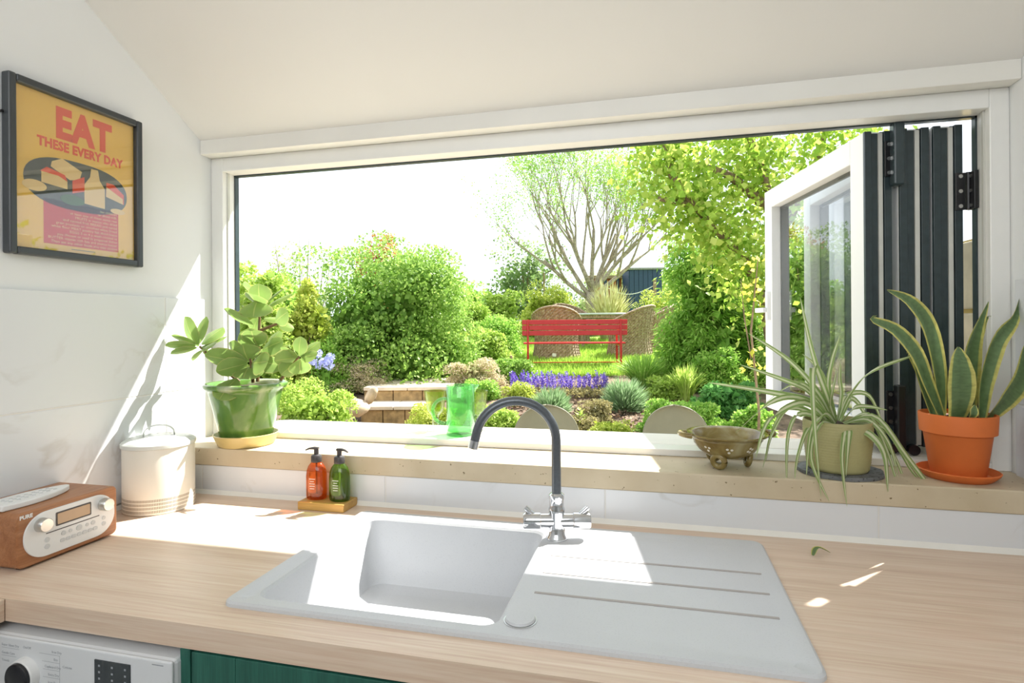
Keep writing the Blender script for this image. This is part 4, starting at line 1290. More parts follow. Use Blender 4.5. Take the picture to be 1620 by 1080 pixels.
BL = [([(1268, 615, .02), (1262, 430, .02), (1215, 220, .02), (1120, 105, .01), (1008, 55, .0)], [22, 30, 36, 40, 38, 30, 16, 2], .35),
      ([(1228, 612, -.01), (1170, 470, -.01), (1100, 330, -.02), (1000, 230, -.03), (905, 185, -.03), (925, 165, -.03)], [16, 26, 32, 34, 30, 20, 10, 2], .3),
      ([(1222, 612, .01), (1180, 480, .01), (1120, 300, .01), (1030, 195, .01)], [14, 22, 26, 26, 22, 14, 3], .35),
      ([(1252, 615, -.035), (1252, 520, -.045), (1256, 410, -.045), (1264, 304, -.035)], [40, 58, 68, 70, 62, 40, 5], .12),
      ([(1322, 615, .0), (1330, 520, .0), (1338, 430, .0), (1346, 342, .0)], [22, 34, 38, 36, 26, 4], .3),
      ([(1378, 615, .01), (1390, 470, .02), (1412, 300, .02), (1488, 108, .02)], [22, 36, 46, 52, 50, 38, 18, 2], .35),
      ([(1398, 615, -.01), (1412, 450, -.01), (1462, 290, -.01), (1560, 190, .0), (1594, 85, .0)], [20, 32, 42, 44, 36, 26, 16, 2], .5),
      ([(1412, 615, -.02), (1470, 530, -.03), (1540, 430, -.03), (1577, 296, -.02)], [26, 48, 58, 58, 48, 30, 4], .25),
      ([(1275, 615, -.05), (1290, 585, -.055), (1308, 548, -.05)], [16, 22, 20, 4], .2),
      ([(1300, 612, .03), (1240, 480, .04), (1170, 345, .04), (1150, 335, .04)], [16, 26, 28, 20, 3], .3),
      ([(1460, 330, .03), (1490, 195, .03), (1518, 170, .03)], [6, 10, 8, 1], .3)]
for pts, ws, fo in BL:
    blade('leaf', [snp(*p) for p in pts], [w * KN for w in ws], 'snake_leaf', sn, fold=fo, segs=18, side=lambda q: rt * 1.0 + Vector((0, 0, 0.35)) + fw_ * 0.15)

# fallen leaf on the worktop
fl = blade('fallen_leaf', [(0.298, -0.118, WT + 0.004), (0.306, -0.103, WT + 0.010), (0.318, -0.092, WT + 0.010), (0.336, -0.090, WT + 0.002)], [0.003, 0.0055, 0.005, 0.004, 0.001], 'snake_leaf', None, fold=0.6, segs=10)
tag(fl, 'small curled green leaf fallen on the worktop', 'leaf')

# ------------------------------------------------------------------ jug and goblets on the counter
CZ = SZ + 0.017
jg = thing('glass_jug', 'tall green glass jug half full of water', 'jug', (-0.537, 0.226, CZ))
JR = 0.0405
MB().lathe([(0, 0), (JR - 0.002, 0), (JR, 0.002), (JR + 0.0005, 0.141), (JR - 0.001, 0.143), (JR - 0.0028, 0.141), (JR - 0.0032, 0.012), (0, 0.010)], 0, 0, 56).build('jug_body', 'green_glass', jg, smooth=True, angle=60)
MB().lathe([(0, 0.0105), (JR - 0.0036, 0.0125), (JR - 0.0034, 0.112), (0, 0.112)], 0, 0, 48).build('water', 'water', jg, smooth=True)
pts = []
for i in range(17):
    t = R(62 + 236 * i / 16)
    pts.append(rt * (-JR - 0.006 + 0.034 * math.cos(t)) + Vector((0, 0, 0.068 + 0.036 * math.sin(t))))
MB().tube(pts, [0.0042 + 0.0016 * (i / 16) for i in range(17)], 12).build('handle', 'green_glass', jg, smooth=True)
lipm = MB()
lipm.add([rt * (JR - 0.004) + fw_ * 0.016 + Vector((0, 0, 0.1425)), rt * (JR - 0.004) - fw_ * 0.016 + Vector((0, 0, 0.1425)), rt * (JR + 0.013) + Vector((0, 0, 0.1435)), rt * (JR - 0.0005) + Vector((0, 0, 0.122))],
         [(0, 1, 2), (1, 3, 2), (0, 2, 3)])
lipm.build('spout', 'green_glass', jg, smooth=True, solid=0.002)


def goblet(x, y, label):
    t = thing('wine_goblet', label, 'glass', (x, y, CZ), 0, 'green goblets on the outdoor counter')
    MB().lathe([(0, 0.048), (0.015, 0.049), (0.0255, 0.062), (0.0335, 0.118), (0.0335, 0.1195), (0.0318, 0.118), (0.0240, 0.065), (0.013, 0.053), (0, 0.052)], 0, 0, 40).build('bowl', 'olive_glass', t, smooth=True, angle=60)
    MB().lathe([(0, 0), (0.027, 0), (0.027, 0.0015), (0.010, 0.005), (0.0085, 0.016), (0.0105, 0.028), (0.0085, 0.038), (0.012, 0.048), (0, 0.048)], 0, 0, 32).build('stem', 'clear_glass', t, smooth=True, angle=60)


goblet(-0.632, 0.272, 'green goblet with a clear stem beside the jug handle')
goblet(-0.509, 0.292, 'green goblet with a clear stem standing behind the jug lip')

# ------------------------------------------------------------------ garden ground


def gdist(x, y): return -0.2391 * x + 0.971 * (y + 1.3316)


def ground_z(x, y):
    d = gdist(x, y)
    a = 0.971 * x + 0.2391 * (y + 1.3316)
    if d < 7.05 and -1.88 < a < -1.0: return 0.12 * min(1, max(0, (d - 4.2) / 2.8))     # path up to the steps
    return 0.6 * min(1, max(0, (d - 4.2) / 5.1)) + 0.06 * min(16, max(0, d - 9.3))


def garden(a, d):           # a metres across, d metres down the garden
    return Vector((0.971 * a - 0.2391 * d, 0.2391 * a + 0.971 * d - 1.3316, 0))


gr = np.random.default_rng(11)


def terrain(name, a0, a1, d0, d1, na, nd, mat, off, bumps):
    vs = []; fs = []
    for j in range(nd + 1):
        for i in range(na + 1):
            d = d0 + (d1 - d0) * (j / nd) ** 1.4
            a = (a0 + (a1 - a0) * i / na) * (1 if d < 14 else d / 14)
            p = garden(a, d)
            vs.append((p.x, p.y, ground_z(p.x, p.y) + off + bumps * (gr.random() - 0.5)))
    m = na + 1
    for j in range(nd):
        for i in range(na):
            fs.append((j * m + i, j * m + i + 1, (j + 1) * m + i + 1, (j + 1) * m + i))
    return MB().add(vs, fs).build(name, mat, None, smooth=True, angle=180)


struct(MB().box(-9, 9, FY1 + 0.01, 5.5, -0.12, -0.02).build('patio', 'patio_stone'), 'pale paved patio outside the window')
struct(terrain('flower_bed', -9, 9, 4.2, 9.6, 90, 60, 'garden_soil', -0.02, 0.05), 'brown soil flower bed rising from the patio')
struct(terrain('lawn', -9, 9, 9.2, 70, 50, 50, 'lawn_ground', 0.0, 0.0), 'lawn under the bench and wicker chairs')


# ------------------------------------------------------------------ foliage builders
def leaf_mesh(name, P, D, N, L, W, tint, mat, parent, fold=0.25, kind=None):
    """many small two-sided leaves: P foot, D direction, N blade normal, L length, W half width (numpy arrays)"""
    n = len(P)
    D = D / np.linalg.norm(D, axis=1, keepdims=True)
    S = np.cross(D, N); S /= (np.linalg.norm(S, axis=1, keepdims=True) + 1e-9)
    Nn = np.cross(S, D)
    L = L[:, None]; W = W[:, None]
    v = np.empty((n, 4, 3))
    v[:, 0] = P
    v[:, 1] = P + D * L * 0.45 + S * W + Nn * W * fold
    v[:, 2] = P + D * L
    v[:, 3] = P + D * L * 0.45 - S * W + Nn * W * fold
    me = bpy.data.meshes.new(name)
    me.vertices.add(n * 4)
    me.vertices.foreach_set('co', v.reshape(-1))
    base = (np.arange(n) * 4)[:, None]
    tri = np.concatenate([base + np.array([[0, 1, 2]]), base + np.array([[0, 2, 3]])], 1).reshape(-1)
    me.loops.add(n * 6)
    me.loops.foreach_set('vertex_index', tri.astype(np.int32))
    me.polygons.add(n * 2)
    me.polygons.foreach_set('loop_start', (np.arange(n * 2) * 3).astype(np.int32))
    at = me.attributes.new('tint', 'FLOAT', 'POINT')
    at.data.foreach_set('value', np.repeat(tint, 4).astype(np.float32))
    me.update(calc_edges=True)
    me.materials.append(MATS[mat])
    o = bpy.data.objects.new(name, me)
    COL.objects.link(o)
    if parent: o.parent = parent
    if kind: o['kind'] = kind
    return o


def rnd_unit(n):
    v = gr.normal(size=(n, 3))
    return v / np.linalg.norm(v, axis=1, keepdims=True)


def lumps_points(n, rx, ry, h, nl, shell=0.35):
    """leaf positions on overlapping lumps that make up a rounded crown standing on z = 0"""
    u = rnd_unit(nl)
    u[:, 2] = np.abs(u[:, 2]) * 1.05 - 0.12
    rad = gr.uniform(0.52, 0.80, nl)
    cen = u * rad[:, None] * np.array([rx, ry, h * 0.5]) + np.array([0, 0, h * 0.5])
    cen[:, :2] *= 0.96
    cen[:, 2] = gr.uniform(0.0, 0.72, nl) * h * (1 - 0.25 * (np.hypot(cen[:, 0] / rx, cen[:, 1] / ry)) ** 2) + 0.05 * h
    k3 = nl // 3            # a skirt of low lumps carries the leaves down to the ground
    ang = gr.random(k3) * 6.283
    cen[:k3] = np.stack([np.cos(ang) * rx * 0.76, np.sin(ang) * ry * 0.76, gr.uniform(0.04, 0.24, k3) * h], 1)
    lr = gr.uniform(0.24, 0.40, nl)
    idx = gr.integers(0, nl, n)
    q = rnd_unit(n)
    q[:, 2] = np.where(q[:, 2] < -0.6, -q[:, 2], q[:, 2])
    rr_ = (1 - shell * gr.random(n) ** 1.6)
    p = cen[idx] + q * rr_[:, None] * lr[idx][:, None] * np.array([rx, ry, h * 0.55])
    p[:, 2] = np.clip(p[:, 2], 0.01, h * 1.04)
    return p, q


def shrub(kind, name, label, x, y, z0, rx, ry, h, n, size, col):
    t = thing(name, label, 'tree' if 'tree' in name else ('hedge' if 'hedge' in name else 'plant'), (x, y, z0 - 0.02), R(13.8))
    mat = 'leaf_' + col
    tint = np.clip(gr.beta(2.2, 2.2, n), 0, 1)
    if kind == 'round':
        nl = int(26 + 30 * min(1, rx / 1.4))
        P, q = lumps_points(n, rx, ry, h, nl)
        Dv = q * 0.6 + rnd_unit(n) * 0.9 + np.array([0, 0, 0.15])
        N = q + rnd_unit(n) * 0.7 + np.array([0, 0, 0.5])
        sz = size * gr.uniform(0.65, 1.25, n)
        leaf_mesh('foliage', P, Dv, N, sz, sz * 0.34, tint, mat, t)
        # inner mass of larger leaves in the darker tints that closes the crown
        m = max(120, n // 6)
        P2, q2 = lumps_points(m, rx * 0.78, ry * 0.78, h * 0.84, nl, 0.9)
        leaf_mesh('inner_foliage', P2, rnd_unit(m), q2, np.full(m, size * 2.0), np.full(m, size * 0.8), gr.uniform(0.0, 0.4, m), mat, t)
    elif kind == 'feather':
        nl = 46
        P, q = lumps_points(n, rx, ry, h, nl)
        P[:, 2] = np.where(gr.random(n) < 0.25, gr.uniform(0, 0.9, n) * h, P[:, 2])
        out = np.stack([q[:, 0], q[:, 1], np.zeros(n)], 1)
        Dv = out * 0.8 + np.array([0, 0, -0.55]) + rnd_unit(n) * 0.6
        N = rnd_unit(n) + np.array([0, 0, 1.0])
        sz = size * gr.uniform(0.7, 1.4, n)
        leaf_mesh('foliage', P, Dv, N, sz, sz * 0.13, tint, mat, t)
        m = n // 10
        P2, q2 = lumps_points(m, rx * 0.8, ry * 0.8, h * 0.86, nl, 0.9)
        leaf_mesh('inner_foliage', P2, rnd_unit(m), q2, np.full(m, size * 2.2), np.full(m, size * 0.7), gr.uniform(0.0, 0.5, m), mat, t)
        for k in range(9):
            xx = rx * 0.8 * (gr.random() * 2 - 1); yy = ry * 0.6 * (gr.random() * 2 - 1)
            MB().tube([(xx * 0.6, yy * 0.6, 0), (xx * 0.8, yy * 0.8, h * 0.45), (xx, yy, h * 0.85)], [0.012, 0.010, 0.004], 6).build('cane', 'bark_brown', t)
    elif kind == 'airy':
        for k in range(16):
            a = gr.random() * 6.283; xx = rx * (gr.random() * 2 - 1); yy = ry * (gr.random() * 2 - 1); hh = h * gr.uniform(0.72, 1.0)
            pts = [(xx * 0.3, yy * 0.3, 0), (xx * 0.7, yy * 0.7, hh * 0.5), (xx, yy, hh)]
            MB().tube(pts, [0.012, 0.008, 0.002], 5).build('stem', 'bark_brown', t)
        P, q = lumps_points(n, rx, ry, h, 40)
        sz = size * gr.uniform(0.6, 1.3, n)
        leaf_mesh('foliage', P, rnd_unit(n), rnd_unit(n), sz, sz * 0.3, tint, mat, t)
    elif kind == 'spiky':
        a = gr.random(n) * 6.283; el = np.arccos(gr.random(n) * 0.95)
        Dv = np.stack([np.cos(a) * np.sin(el), np.sin(a) * np.sin(el), np.cos(el)], 1)
        P = Dv * np.array([rx, ry, h]) * gr.uniform(0.25, 0.72, n)[:, None]
        sz = size * gr.uniform(0.7, 1.3, n)
        leaf_mesh('foliage', P, Dv + rnd_unit(n) * 0.18 + np.array([0, 0, 0.25]), rnd_unit(n), sz, np.full(n, 0.005), tint, mat, t)
    elif kind == 'blade':
        a = gr.random(n) * 6.283; r_ = np.sqrt(gr.random(n)) * 0.35
        base = np.stack([np.cos(a) * r_ * rx, np.sin(a) * r_ * ry, np.zeros(n)], 1)
        lean = gr.uniform(0.15, 1.0, n)
        hh = h * gr.uniform(0.65, 1.0, n)
        segs = 5
        Ps, Ds, Ls, Ws, Ts, Ns = [], [], [], [], [], []
        prev = base
        for k in range(1, segs + 1):
            f = k / segs
            nx = base + np.stack([np.cos(a) * lean * rx * f ** 1.5, np.sin(a) * lean * ry * f ** 1.5, hh * (f * 1.25 - 0.45 * lean * f * f)], 1)
            dv = nx - prev
            Ps.append(prev - dv * 0.25); Ds.append(dv); Ls.append(np.linalg.norm(dv, axis=1) * 1.5); Ws.append(np.full(n, size * 0.055 * (1.15 - 0.75 * f)))
            Ts.append(tint); Ns.append(np.stack([-np.cos(a) * f, -np.sin(a) * f, np.full(n, 0.8)], 1))
            prev = nx
        leaf_mesh('leaves', np.concatenate(Ps), np.concatenate(Ds), np.concatenate(Ns), np.concatenate(Ls), np.concatenate(Ws), np.concatenate(Ts), mat, t, fold=0.3)
    if kind == 'round':
        hs = h * 0.55
        for k in range(4):
            aa = gr.random() * 6.283
            MB().tube([(0.05 * rx * math.cos(aa), 0.05 * ry * math.sin(aa), 0), (0.25 * rx * math.cos(aa), 0.25 * ry * math.sin(aa), hs * 0.6), (0.45 * rx * math.cos(aa), 0.45 * ry * math.sin(aa), hs)],
                      [0.03 * rx, 0.022 * rx, 0.008 * rx], 6).build('stem', 'bark_brown', t)
    return t


PLANTS = [
    ('round', 'viburnum_shrub', 'huge rounded green shrub beside the garden steps', -3.95, 6.86, 0.55, 1.43, 1.14, 2.42, 34000, 0.055, 'mid'),
    ('round', 'smoke_bush', 'bronze red leaved shrub peeking over the huge rounded shrub', -6.37, 11.11, 0.86, 0.66, 0.46, 3.11, 3500, 0.09, 'bronze'),
    ('round', 'climbing_rose_bush', 'lime green loose bush by the window left jamb, above the low stone wall', -5.07, 5.25, 0.40, 0.50, 0.40, 2.18, 9000, 0.06, 'lime'),
    ('round', 'willow_leaf_bush', 'yellow green feathery bush between the lime bush and huge rounded shrub', -4.71, 5.75, 0.45, 0.39, 0.27, 1.72, 7000, 0.06, 'yellow'),
    ('airy', 'tall_wispy_shrub', 'tall thin wispy shrub against the sky left of the bronze shrub', -6.92, 8.91, 0.74, 0.88, 0.35, 2.86, 1700, 0.07, 'pale'),
    ('round', 'low_spreading_shrub', 'pinkish tiny leaved bush beside the stone steps', -4.05, 5.91, 0.45, 0.50, 0.40, 0.56, 9000, 0.022, 'pink'),
    ('round', 'euonymus_mound', 'bright lime ground cover mound beside the green glazed pot', -3.22, 3.64, 0.16, 0.48, 0.43, 0.75, 15000, 0.03, 'lime'),
    ('round', 'thyme_mound', 'yellow green mound right of the steps behind the green jug', -2.22, 4.30, 0.21, 0.34, 0.28, 0.44, 6000, 0.026, 'yellow'),
    ('round', 'heather_mound', 'pinkish green mound between the steps and the red bench', -2.49, 6.50, 0.47, 0.45, 0.36, 0.48, 6500, 0.03, 'pink'),
    ('round', 'sedum_mound', 'low green mound behind the black tap arch', -1.54, 4.37, 0.20, 0.29, 0.23, 0.42, 6500, 0.028, 'lime'),
    ('round', 'salvia_mound', 'green leafy mound at the left foot of the red bench', -2.10, 7.21, 0.54, 0.39, 0.31, 0.37, 5000, 0.045, 'mid'),
    ('round', 'spirea_mound', 'small lime mound between jug and purple flowers', -1.67, 5.78, 0.36, 0.24, 0.17, 0.34, 3000, 0.028, 'yellow'),
    ('spiky', 'lavender_clump', 'small dome of grey green lavender below the purple flowers', -1.20, 5.48, 0.32, 0.27, 0.24, 0.34, 2600, 0.11, 'grey'),
    ('spiky', 'lavender_clump', 'large grey green lavender clump right of the purple flowers', -0.34, 5.79, 0.33, 0.32, 0.29, 0.44, 3600, 0.13, 'grey'),
    ('round', 'mint_mound', 'wide fresh green mound behind the pottery colander', 0.27, 5.02, 0.22, 0.46, 0.37, 0.41, 11000, 0.036, 'fresh'),
    ('round', 'oregano_mound', 'low yellow green ground cover between the two olive chairs', -0.42, 4.49, 0.18, 0.30, 0.21, 0.28, 4500, 0.024, 'yellow'),
    ('round', 'peony_clump', 'deep green broad leaved clump behind the colander handle', 0.85, 5.78, 0.29, 0.38, 0.30, 0.50, 4500, 0.06, 'deep'),
    ('blade', 'day_lily_clump', 'arching lime strap leaved clump at the right leg of the bench', -0.15, 7.18, 0.48, 0.40, 0.32, 0.43, 420, 0.32, 'fresh'),
    ('blade', 'day_lily_clump', 'arching strap leaved clump beside the deep green broad leaves', 0.41, 6.39, 0.38, 0.22, 0.18, 0.45, 260, 0.28, 'lime'),
    ('blade', 'iris_clump', 'tall green sword leaved clump beside the wicker chairs', 0.48, 8.26, 0.59, 0.29, 0.21, 0.69, 300, 0.35, 'mid'),
    ('feather', 'bamboo_hedge', 'tall feathery bamboo hedge right of the wicker chairs', 0.93, 7.76, 0.52, 0.87, 0.44, 2.57, 26000, 0.085, 'fresh'),
    ('feather', 'bamboo_hedge', 'feathery bamboo hedge seen through the open window sash', 2.28, 7.06, 0.40, 0.90, 0.45, 2.73, 20000, 0.09, 'mid'),
    ('round', 'golden_conifer', 'rounded golden green conifer in front of the blue shed', 0.23, 14.38, 0.95, 0.76, 0.60, 1.62, 9000, 0.05, 'yellow'),
    ('round', 'lilac_shrub', 'lime shrub under the bare tree, left of the wicker chairs', -4.02, 13.64, 0.97, 0.67, 0.47, 1.73, 5500, 0.08, 'lime'),
    ('round', 'lilac_shrub', 'yellow lime shrub behind the left wicker chair', -2.94, 14.94, 1.03, 0.82, 0.57, 1.78, 5500, 0.08, 'yellow'),
    ('round', 'apple_tree', 'dark leaved rounded tree beyond the lime shrubs', -4.69, 20.17, 1.36, 1.90, 1.52, 3.79, 5200, 0.12, 'dark'),
    ('round', 'grass_bank_shrub', 'pale green low shrub beside the left end of the bench', -3.06, 9.76, 0.73, 0.55, 0.44, 0.94, 5000, 0.05, 'fresh'),
    ('round', 'distant_hedge', 'distant pale hedge behind the bare tree and shed', -1.67, 29.15, 1.56, 2.69, 1.34, 2.94, 10000, 0.18, 'pale'),
    ('round', 'distant_hedge', 'distant pale hedge showing beyond the huge rounded shrub', -10.07, 27.09, 1.56, 2.65, 1.33, 2.27, 8000, 0.18, 'fresh'),
    ('round', 'distant_hedge', 'distant hedge beyond the lime bush by the window jamb', -18.11, 23.05, 1.56, 2.79, 1.39, 2.48, 8000, 0.18, 'pale'),
    ('round', 'stonecrop_mound', 'flat lime mound between the goblets and the tap arch', -1.79, 4.71, 0.25, 0.23, 0.20, 0.30, 4500, 0.024, 'lime'),
    ('round', 'campion_mound', 'soft green mound between heather and the red bench leg', -2.25, 5.94, 0.40, 0.27, 0.22, 0.28, 4500, 0.03, 'fresh'),
    ('round', 'geranium_mound', 'rusty yellow low mound behind the left olive chair', -0.78, 4.81, 0.23, 0.24, 0.19, 0.20, 3500, 0.03, 'bugle'),
    ('round', 'hosta_mound', 'small green mound at the foot of the window sash', 0.97, 4.98, 0.20, 0.23, 0.19, 0.40, 4500, 0.04, 'fresh'),
    ('round', 'ladys_mantle_mound', 'lime green mound between lavender and strap leaves', 0.16, 6.53, 0.40, 0.27, 0.22, 0.31, 4500, 0.04, 'lime'),
    ('round', 'privet_bush', 'mid green bush filling the gap behind the heather mound', -2.82, 8.48, 0.65, 0.42, 0.29, 0.81, 6000, 0.045, 'lime'),
    ('round', 'box_bush', 'bright green bush under the bamboo hedge', 0.86, 7.12, 0.45, 0.51, 0.31, 0.67, 7000, 0.04, 'fresh'),
    ('round', 'mock_orange_bush', 'dense green bush behind the lime bush and low stone wall', -6.03, 7.07, 0.62, 0.56, 0.39, 1.93, 9000, 0.06, 'fresh'),
    ('round', 'fern_mound', 'leafy green mound between the lilac flowers and the huge rounded shrub', -4.39, 5.72, 0.44, 0.39, 0.24, 0.89, 6000, 0.05, 'fresh'),
    ('round', 'forsythia_bush', 'pale lime bush between the huge rounded shrub and the bench', -3.95, 10.88, 0.81, 0.64, 0.45, 1.46, 7000, 0.06, 'lime'),
    ('round', 'currant_bush', 'loose yellow green bush right of the huge rounded shrub', -3.47, 8.73, 0.68, 0.44, 0.26, 0.62, 6000, 0.05, 'yellow'),
    ('round', 'distant_hedge', 'distant green hedge beyond the shed and bamboo', 2.24, 27.03, 1.56, 2.39, 1.19, 2.99, 8000, 0.17, 'lime'),
    ('blade', 'grass_tuft', 'tuft of fine green grass between the steps and heather mound', -3.31, 6.86, 0.54, 0.39, 0.23, 0.25, 260, 0.22, 'fresh'),
    ('round', 'vinca_mound', 'low green mound beneath the huge rounded shrub behind the top step', -3.69, 6.77, 0.54, 0.48, 0.24, 0.39, 5000, 0.04, 'mid'),
    ('round', 'aubrieta_mound', 'pinkish cream mound between the lavender clumps and mint mound', -0.65, 5.20, 0.27, 0.25, 0.18, 0.29, 3500, 0.025, 'bugle'),
    ('blade', 'phormium_clump', 'arching cream yellow grass clump beside the tree trunk', -1.13, 13.84, 0.94, 0.62, 0.50, 1.43, 300, 0.75, 'cream'),
]

for pl_ in PLANTS: shrub(*pl_)

for hx, hy, lb in ((5.2, 3.6, 'tall laurel hedge plant at the right edge of the patio'), (7.4, 7.3, 'tall laurel hedge plant halfway down the right boundary'), (3.9, 10.9, 'tall laurel hedge plant behind the bamboo hedge')):
    shrub('round', 'laurel_hedge', lb, hx, hy, 0.2, 1.6, 1.5, 2.9, 7000, 0.10, 'mid')
# ------------------------------------------------------------------ lawn grass
n = 34000
d = 8.9 + 6.5 * gr.random(n) ** 1.5
a = gr.uniform(-0.07, 0.34, n) * d
X_ = 0.971 * a - 0.2391 * d; Y_ = 0.2391 * a + 0.971 * d - 1.3316
Zg = 0.6 * np.clip((d - 4.2) / 5.1, 0, 1) + 0.06 * np.clip(d - 9.3, 0, 16)
P = np.stack([X_, Y_, Zg - 0.005], 1)
Dv = np.stack([gr.normal(0, 0.35, n), gr.normal(0, 0.35, n), np.ones(n)], 1)
tag(leaf_mesh('lawn_grass', P, Dv, rnd_unit(n), gr.uniform(0.05, 0.13, n), np.full(n, 0.006), gr.random(n), 'leaf_grass', None), 'bright green lawn grass around the bench', 'grass', kind='stuff')

# ------------------------------------------------------------------ purple flower drift
fd = thing('bugle_flower', 'drift of purple bugle flower spikes in front of the bench', 'flowers', (-1.25, 6.40, 0.42), R(8))
ns = 120
sx_ = gr.uniform(-0.66, 0.66, ns); sy_ = gr.uniform(-0.22, 0.22, ns)
Pp, Dd, Nn_ = [], [], []
for i in range(ns):
    hh = gr.uniform(0.14, 0.24)
    zb = 0.05 * gr.random() + 0.03
    m = 26
    ang = gr.random(m) * 6.283
    zz = zb + hh * np.linspace(0.15, 1.0, m)
    Pp.append(np.stack([np.full(m, sx_[i]), np.full(m, sy_[i]), zz], 1))
    Dd.append(np.stack([np.cos(ang), np.sin(ang), np.full(m, 0.5)], 1))
Pp = np.concatenate(Pp); Dd = np.concatenate(Dd); m = len(Pp)
leaf_mesh('flower_spikes', Pp, Dd, rnd_unit(m), gr.uniform(0.020, 0.032, m), np.full(m, 0.010), gr.random(m), 'flower_purple', fd, kind='stuff')
m = 2600
Pp = np.stack([gr.uniform(-0.75, 0.75, m), gr.uniform(-0.36, 0.28, m), gr.uniform(0.0, 0.08, m)], 1)
leaf_mesh('leaves', Pp, rnd_unit(m) + np.array([0, 0, 0.3]), rnd_unit(m) + np.array([0, 0, 1]), gr.uniform(0.03, 0.06, m), np.full(m, 0.016), gr.random(m), 'leaf_bugle', fd, kind='stuff')
# lilac flowers by the glazed pot
lf = thing('lilac_flower_clump', 'pale lilac blue flowers above the lime ground cover', 'flowers', (-3.36, 3.98, 0.25), 0)
m = 700
cs = gr.uniform(-1, 1, (9, 3)) * np.array([0.13, 0.10, 0.09]) + np.array([0, 0, 0.78])
ix = gr.integers(0, 9, m)
Pp = cs[ix] + rnd_unit(m) * 0.04
leaf_mesh('petals', Pp, rnd_unit(m), rnd_unit(m), np.full(m, 0.024), np.full(m, 0.010), gr.random(m), 'flower_lilac', lf, kind='stuff')
for k in range(9):
    MB().tube([(cs[k][0] * 0.4, cs[k][1] * 0.4, 0), tuple(cs[k])], [0.004, 0.002], 5).build('stem', 'leaf_mid', lf)

# loose bark chips and seedlings on the bare soil
m = 2600
dd = gr.uniform(5.6, 7.4, m); aa = gr.uniform(-0.02, 0.42, m) * dd
Xc = 0.971 * aa - 0.2391 * dd; Yc = 0.2391 * aa + 0.971 * dd - 1.3316
Pp = np.stack([Xc, Yc, 0.6 * np.clip((dd - 4.2) / 5.1, 0, 1) + 0.01], 1)
leafmat('bark_chip', [(0.10, 0.06, 0.04), (0.24, 0.15, 0.10), (0.40, 0.28, 0.20)], 0.0, 0.9)
tag(leaf_mesh('bark_mulch', Pp, rnd_unit(m) * np.array([1, 1, 0.35]), rnd_unit(m) + np.array([0, 0, 1]), gr.uniform(0.03, 0.08, m), gr.uniform(0.008, 0.02, m), gr.random(m), 'bark_chip', None), 'brown bark chips scattered on the flower bed soil', 'mulch', kind='stuff')
for k, (u_, d_, lb) in enumerate(((0.118, 6.15, 'young pale green seedling on bare soil behind the left olive chair'), (0.31, 6.0, 'grey green young plant on dark soil beside the mint mound'))):
    p = garden(u_ * d_, d_)
    t = thing('seedling', lb, 'plant', (p.x, p.y, ground_z(p.x, p.y)))
    m = 16
    an = np.arange(m) * 2.4
    Pp = np.stack([np.zeros(m), np.zeros(m), np.linspace(0.03, 0.22, m)], 1)
    leaf_mesh('leaves', Pp, np.stack([np.cos(an), np.sin(an), np.full(m, 0.6)], 1), np.tile(np.array([[0, 0, 1.0]]), (m, 1)), np.linspace(0.13, 0.06, m), np.full(m, 0.022), gr.random(m), 'leaf_lime' if k == 0 else 'leaf_grey', t)
    MB().tube([(0, 0, 0), (0, 0, 0.22)], [0.005, 0.003], 6).build('stem', 'leaf_mid', t)

# ------------------------------------------------------------------ steps
stp = thing('garden_steps', 'two pale stone garden steps with brown stone risers', 'steps', (0, 0, 0), kind='structure')
RM = Matrix.Rotation(R(13.8), 4, 'Z')


def gbox(name, mat, parent, a0, a1, d0, d1, z0, z1, bevel=0.01):
    M = Matrix.Translation(garden(0, 0)) @ RM
    return MB().box(a0, a1, d0, d1, z0, z1, M).build(name, mat, parent, bevel=bevel)


for (a0, a1, d0, zt) in ((-1.86, -1.05, 6.95, 0.385), (-1.95, -0.80, 7.45, 0.565)):
    k = 3
    for i in range(k):
        w = (a1 - a0) / k
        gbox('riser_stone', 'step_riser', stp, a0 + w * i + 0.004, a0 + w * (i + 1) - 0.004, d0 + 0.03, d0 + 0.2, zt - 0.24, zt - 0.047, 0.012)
    k = 2
    for i in range(k):
        w = (a1 - a0) / k
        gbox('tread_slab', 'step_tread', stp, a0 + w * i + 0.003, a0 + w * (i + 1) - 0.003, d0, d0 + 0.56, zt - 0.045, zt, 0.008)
for i in range(3):
    for j in range(2):
        gbox('paving_slab', 'step_tread', stp, -1.95 + 0.39 * i + 0.004, -1.95 + 0.39 * (i + 1) - 0.004, 8.02 + 0.42 * j, 8.02 + 0.42 * (j + 1) - 0.008, 0.535, 0.575, 0.006)


def rock(name, label, a, d, z, s, seed, parent=None):
    r_ = random.Random(seed)
    bm = bmesh.new()
    bmesh.ops.create_icosphere(bm, subdivisions=2, radius=1)
    for v in bm.verts:
        k = 1 + 0.22 * math.sin(3 * v.co.x + seed) * math.cos(2.5 * v.co.y + seed) + 0.06 * r_.random()
        v.co = Vector((v.co.x * s[0] * k, v.co.y * s[1] * k, v.co.z * s[2] * k))
    me = bpy.data.meshes.new(name); bm.to_mesh(me); bm.free()
    me.materials.append(MATS['rock']); me.shade_smooth()
    o = bpy.data.objects.new(name, me); COL.objects.link(o)
    p = garden(a, d); o.location = (p.x, p.y, z)
    return tag(o, label, 'rock')


